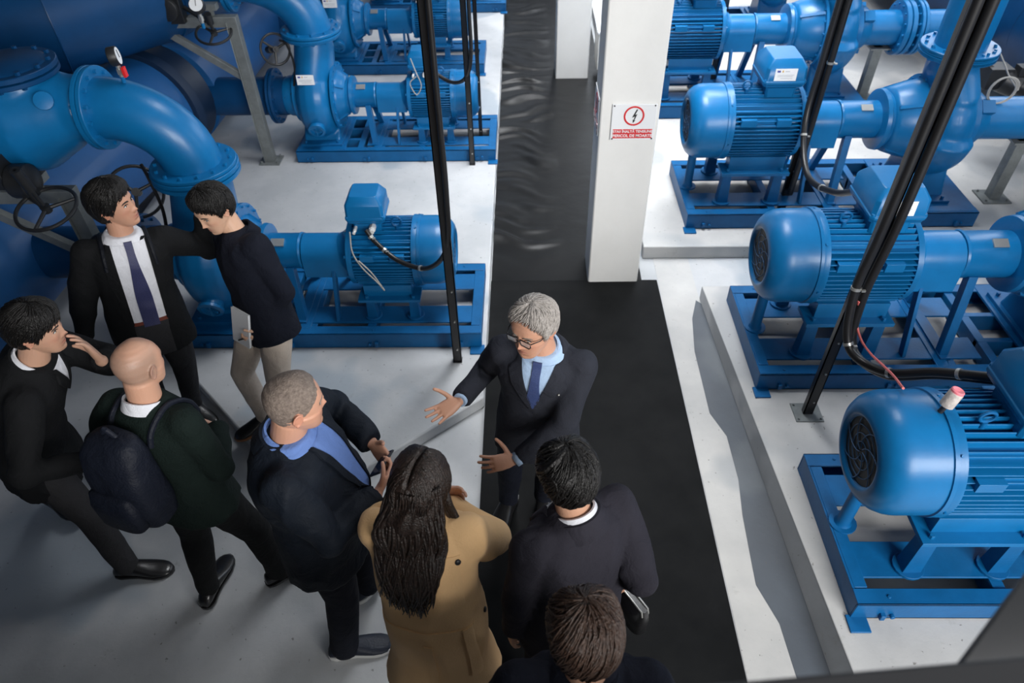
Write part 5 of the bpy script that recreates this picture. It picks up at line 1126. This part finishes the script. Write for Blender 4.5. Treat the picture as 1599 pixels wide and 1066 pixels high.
LWR = [0, 50, 95, 105, 105]; LWF = [20, 410, 450]; LWB = [0, 0, 0, 50, 90]; LAMPS = []; ADDED_SKYLIGHTS = [(.7, 5.2, 118), (2.2, 7.9, 125), (1.0, 11.0, 135)]; EXPO = .12
# ------------------------------------------------------------------ camera, light
F_, H_, PITCH, YAW, ROLL = 1098., 3.5, math.radians(43.3), .025, .022
f = Vector((-math.sin(YAW)*math.cos(PITCH), math.cos(YAW)*math.cos(PITCH), -math.sin(PITCH)))
r = Vector((math.cos(YAW), math.sin(YAW), 0)); u = r.cross(f)
r2 = r*math.cos(ROLL)-u*math.sin(ROLL); u2 = u*math.cos(ROLL)+r*math.sin(ROLL)
cam = bpy.data.cameras.new('camera'); co = bpy.data.objects.new('camera', cam); C.objects.link(co)
M = Matrix((r2, u2, -f)).transposed().to_4x4(); M.translation = (0, 0, H_); co.matrix_world = M
cam.sensor_width = 36; cam.lens = 36*F_/1599; cam.clip_start = .05
cam.dof.use_dof = True; cam.dof.focus_distance = 3.1; cam.dof.aperture_fstop = 2.8
bpy.context.scene.camera = co
def area(name, loc, aim, sx, sy, power, col):
    l = bpy.data.lights.new(name, 'AREA'); l.shape = 'RECTANGLE'; l.size = sx; l.size_y = sy; l.energy = power; l.color = col
    o = bpy.data.objects.new(name, l); C.objects.link(o); o.location = loc
    o.rotation_euler = (Vector(aim)-Vector(loc)).to_track_quat('-Z', 'Y').to_euler(); return o
for i, (a, c) in enumerate(WR):
    y = (a+c)/2; area('window_daylight', (6.55, y, 3.95), (0, y, 2.2), c-a, 3.2, 1.0*LWR[i], (.90, .95, 1.0))
for i, (a, c) in enumerate(WF):
    x = (a+c)/2; area('window_daylight', (x, -3.95, 4.2), (x*.6, 5, 1.5), c-a, 2.6, 1.0*LWF[i], (1.0, .98, .95))
for i, (a, c) in enumerate(WB):
    x = (a+c)/2; area('window_daylight', (x, 15.95, 3.95), (x, 0, 2.6), c-a, 3.2, 1.0*LWB[i], (.90, .95, 1.0))
# added skylights, out of view: overhead light that falls off towards the left
for (x, y, e) in ADDED_SKYLIGHTS:
    fr_ = MB()
    for a_, b_, c_, d_ in ((-1, -1, -1.25, 1.25), (1, 1, -1.25, 1.25)): fr_.bx(x+a_*.8-.03, x+a_*.8+.03, y+c_, y+d_, 6.12, 6.2)
    for b_ in (-1.25, 0, 1.25): fr_.bx(x-.8, x+.8, y+b_-.03, y+b_+.03, 6.12, 6.2)
    tag(fr_.build('added_skylight_frame', RAIL), 'frame of an added, unseen skylight in the ceiling above the right row of pumps', 'skylight', 'added skylights')
    area('added_top_light', (x, y, 6.1), (x, y, 0), 1.5, 2.4, e, (.95, .97, 1.0)).data.spread = math.radians(84)
for (x, y, e) in LAMPS:
    t = tag(MB().box((x, y, 6.14), (1.3, .3, .08)).build('ceiling_lamp', RAIL), 'long fluorescent ceiling lamp', 'lamp', 'ceiling lamps')
    area('lamp_light', (x, y, 6.08), (x, y, 0), 1.2, .25, e, (1, .96, .9))
w = bpy.data.worlds.new('world'); bpy.context.scene.world = w; w.use_nodes = True
w.node_tree.nodes['Background'].inputs[0].default_value = (.70, .80, .95, 1); w.node_tree.nodes['Background'].inputs[1].default_value = 1.0
vs = bpy.context.scene.view_settings; vs.view_transform = 'Standard'; vs.look = 'None'; vs.gamma = 1; vs.exposure = EXPO; vs.use_curve_mapping = False
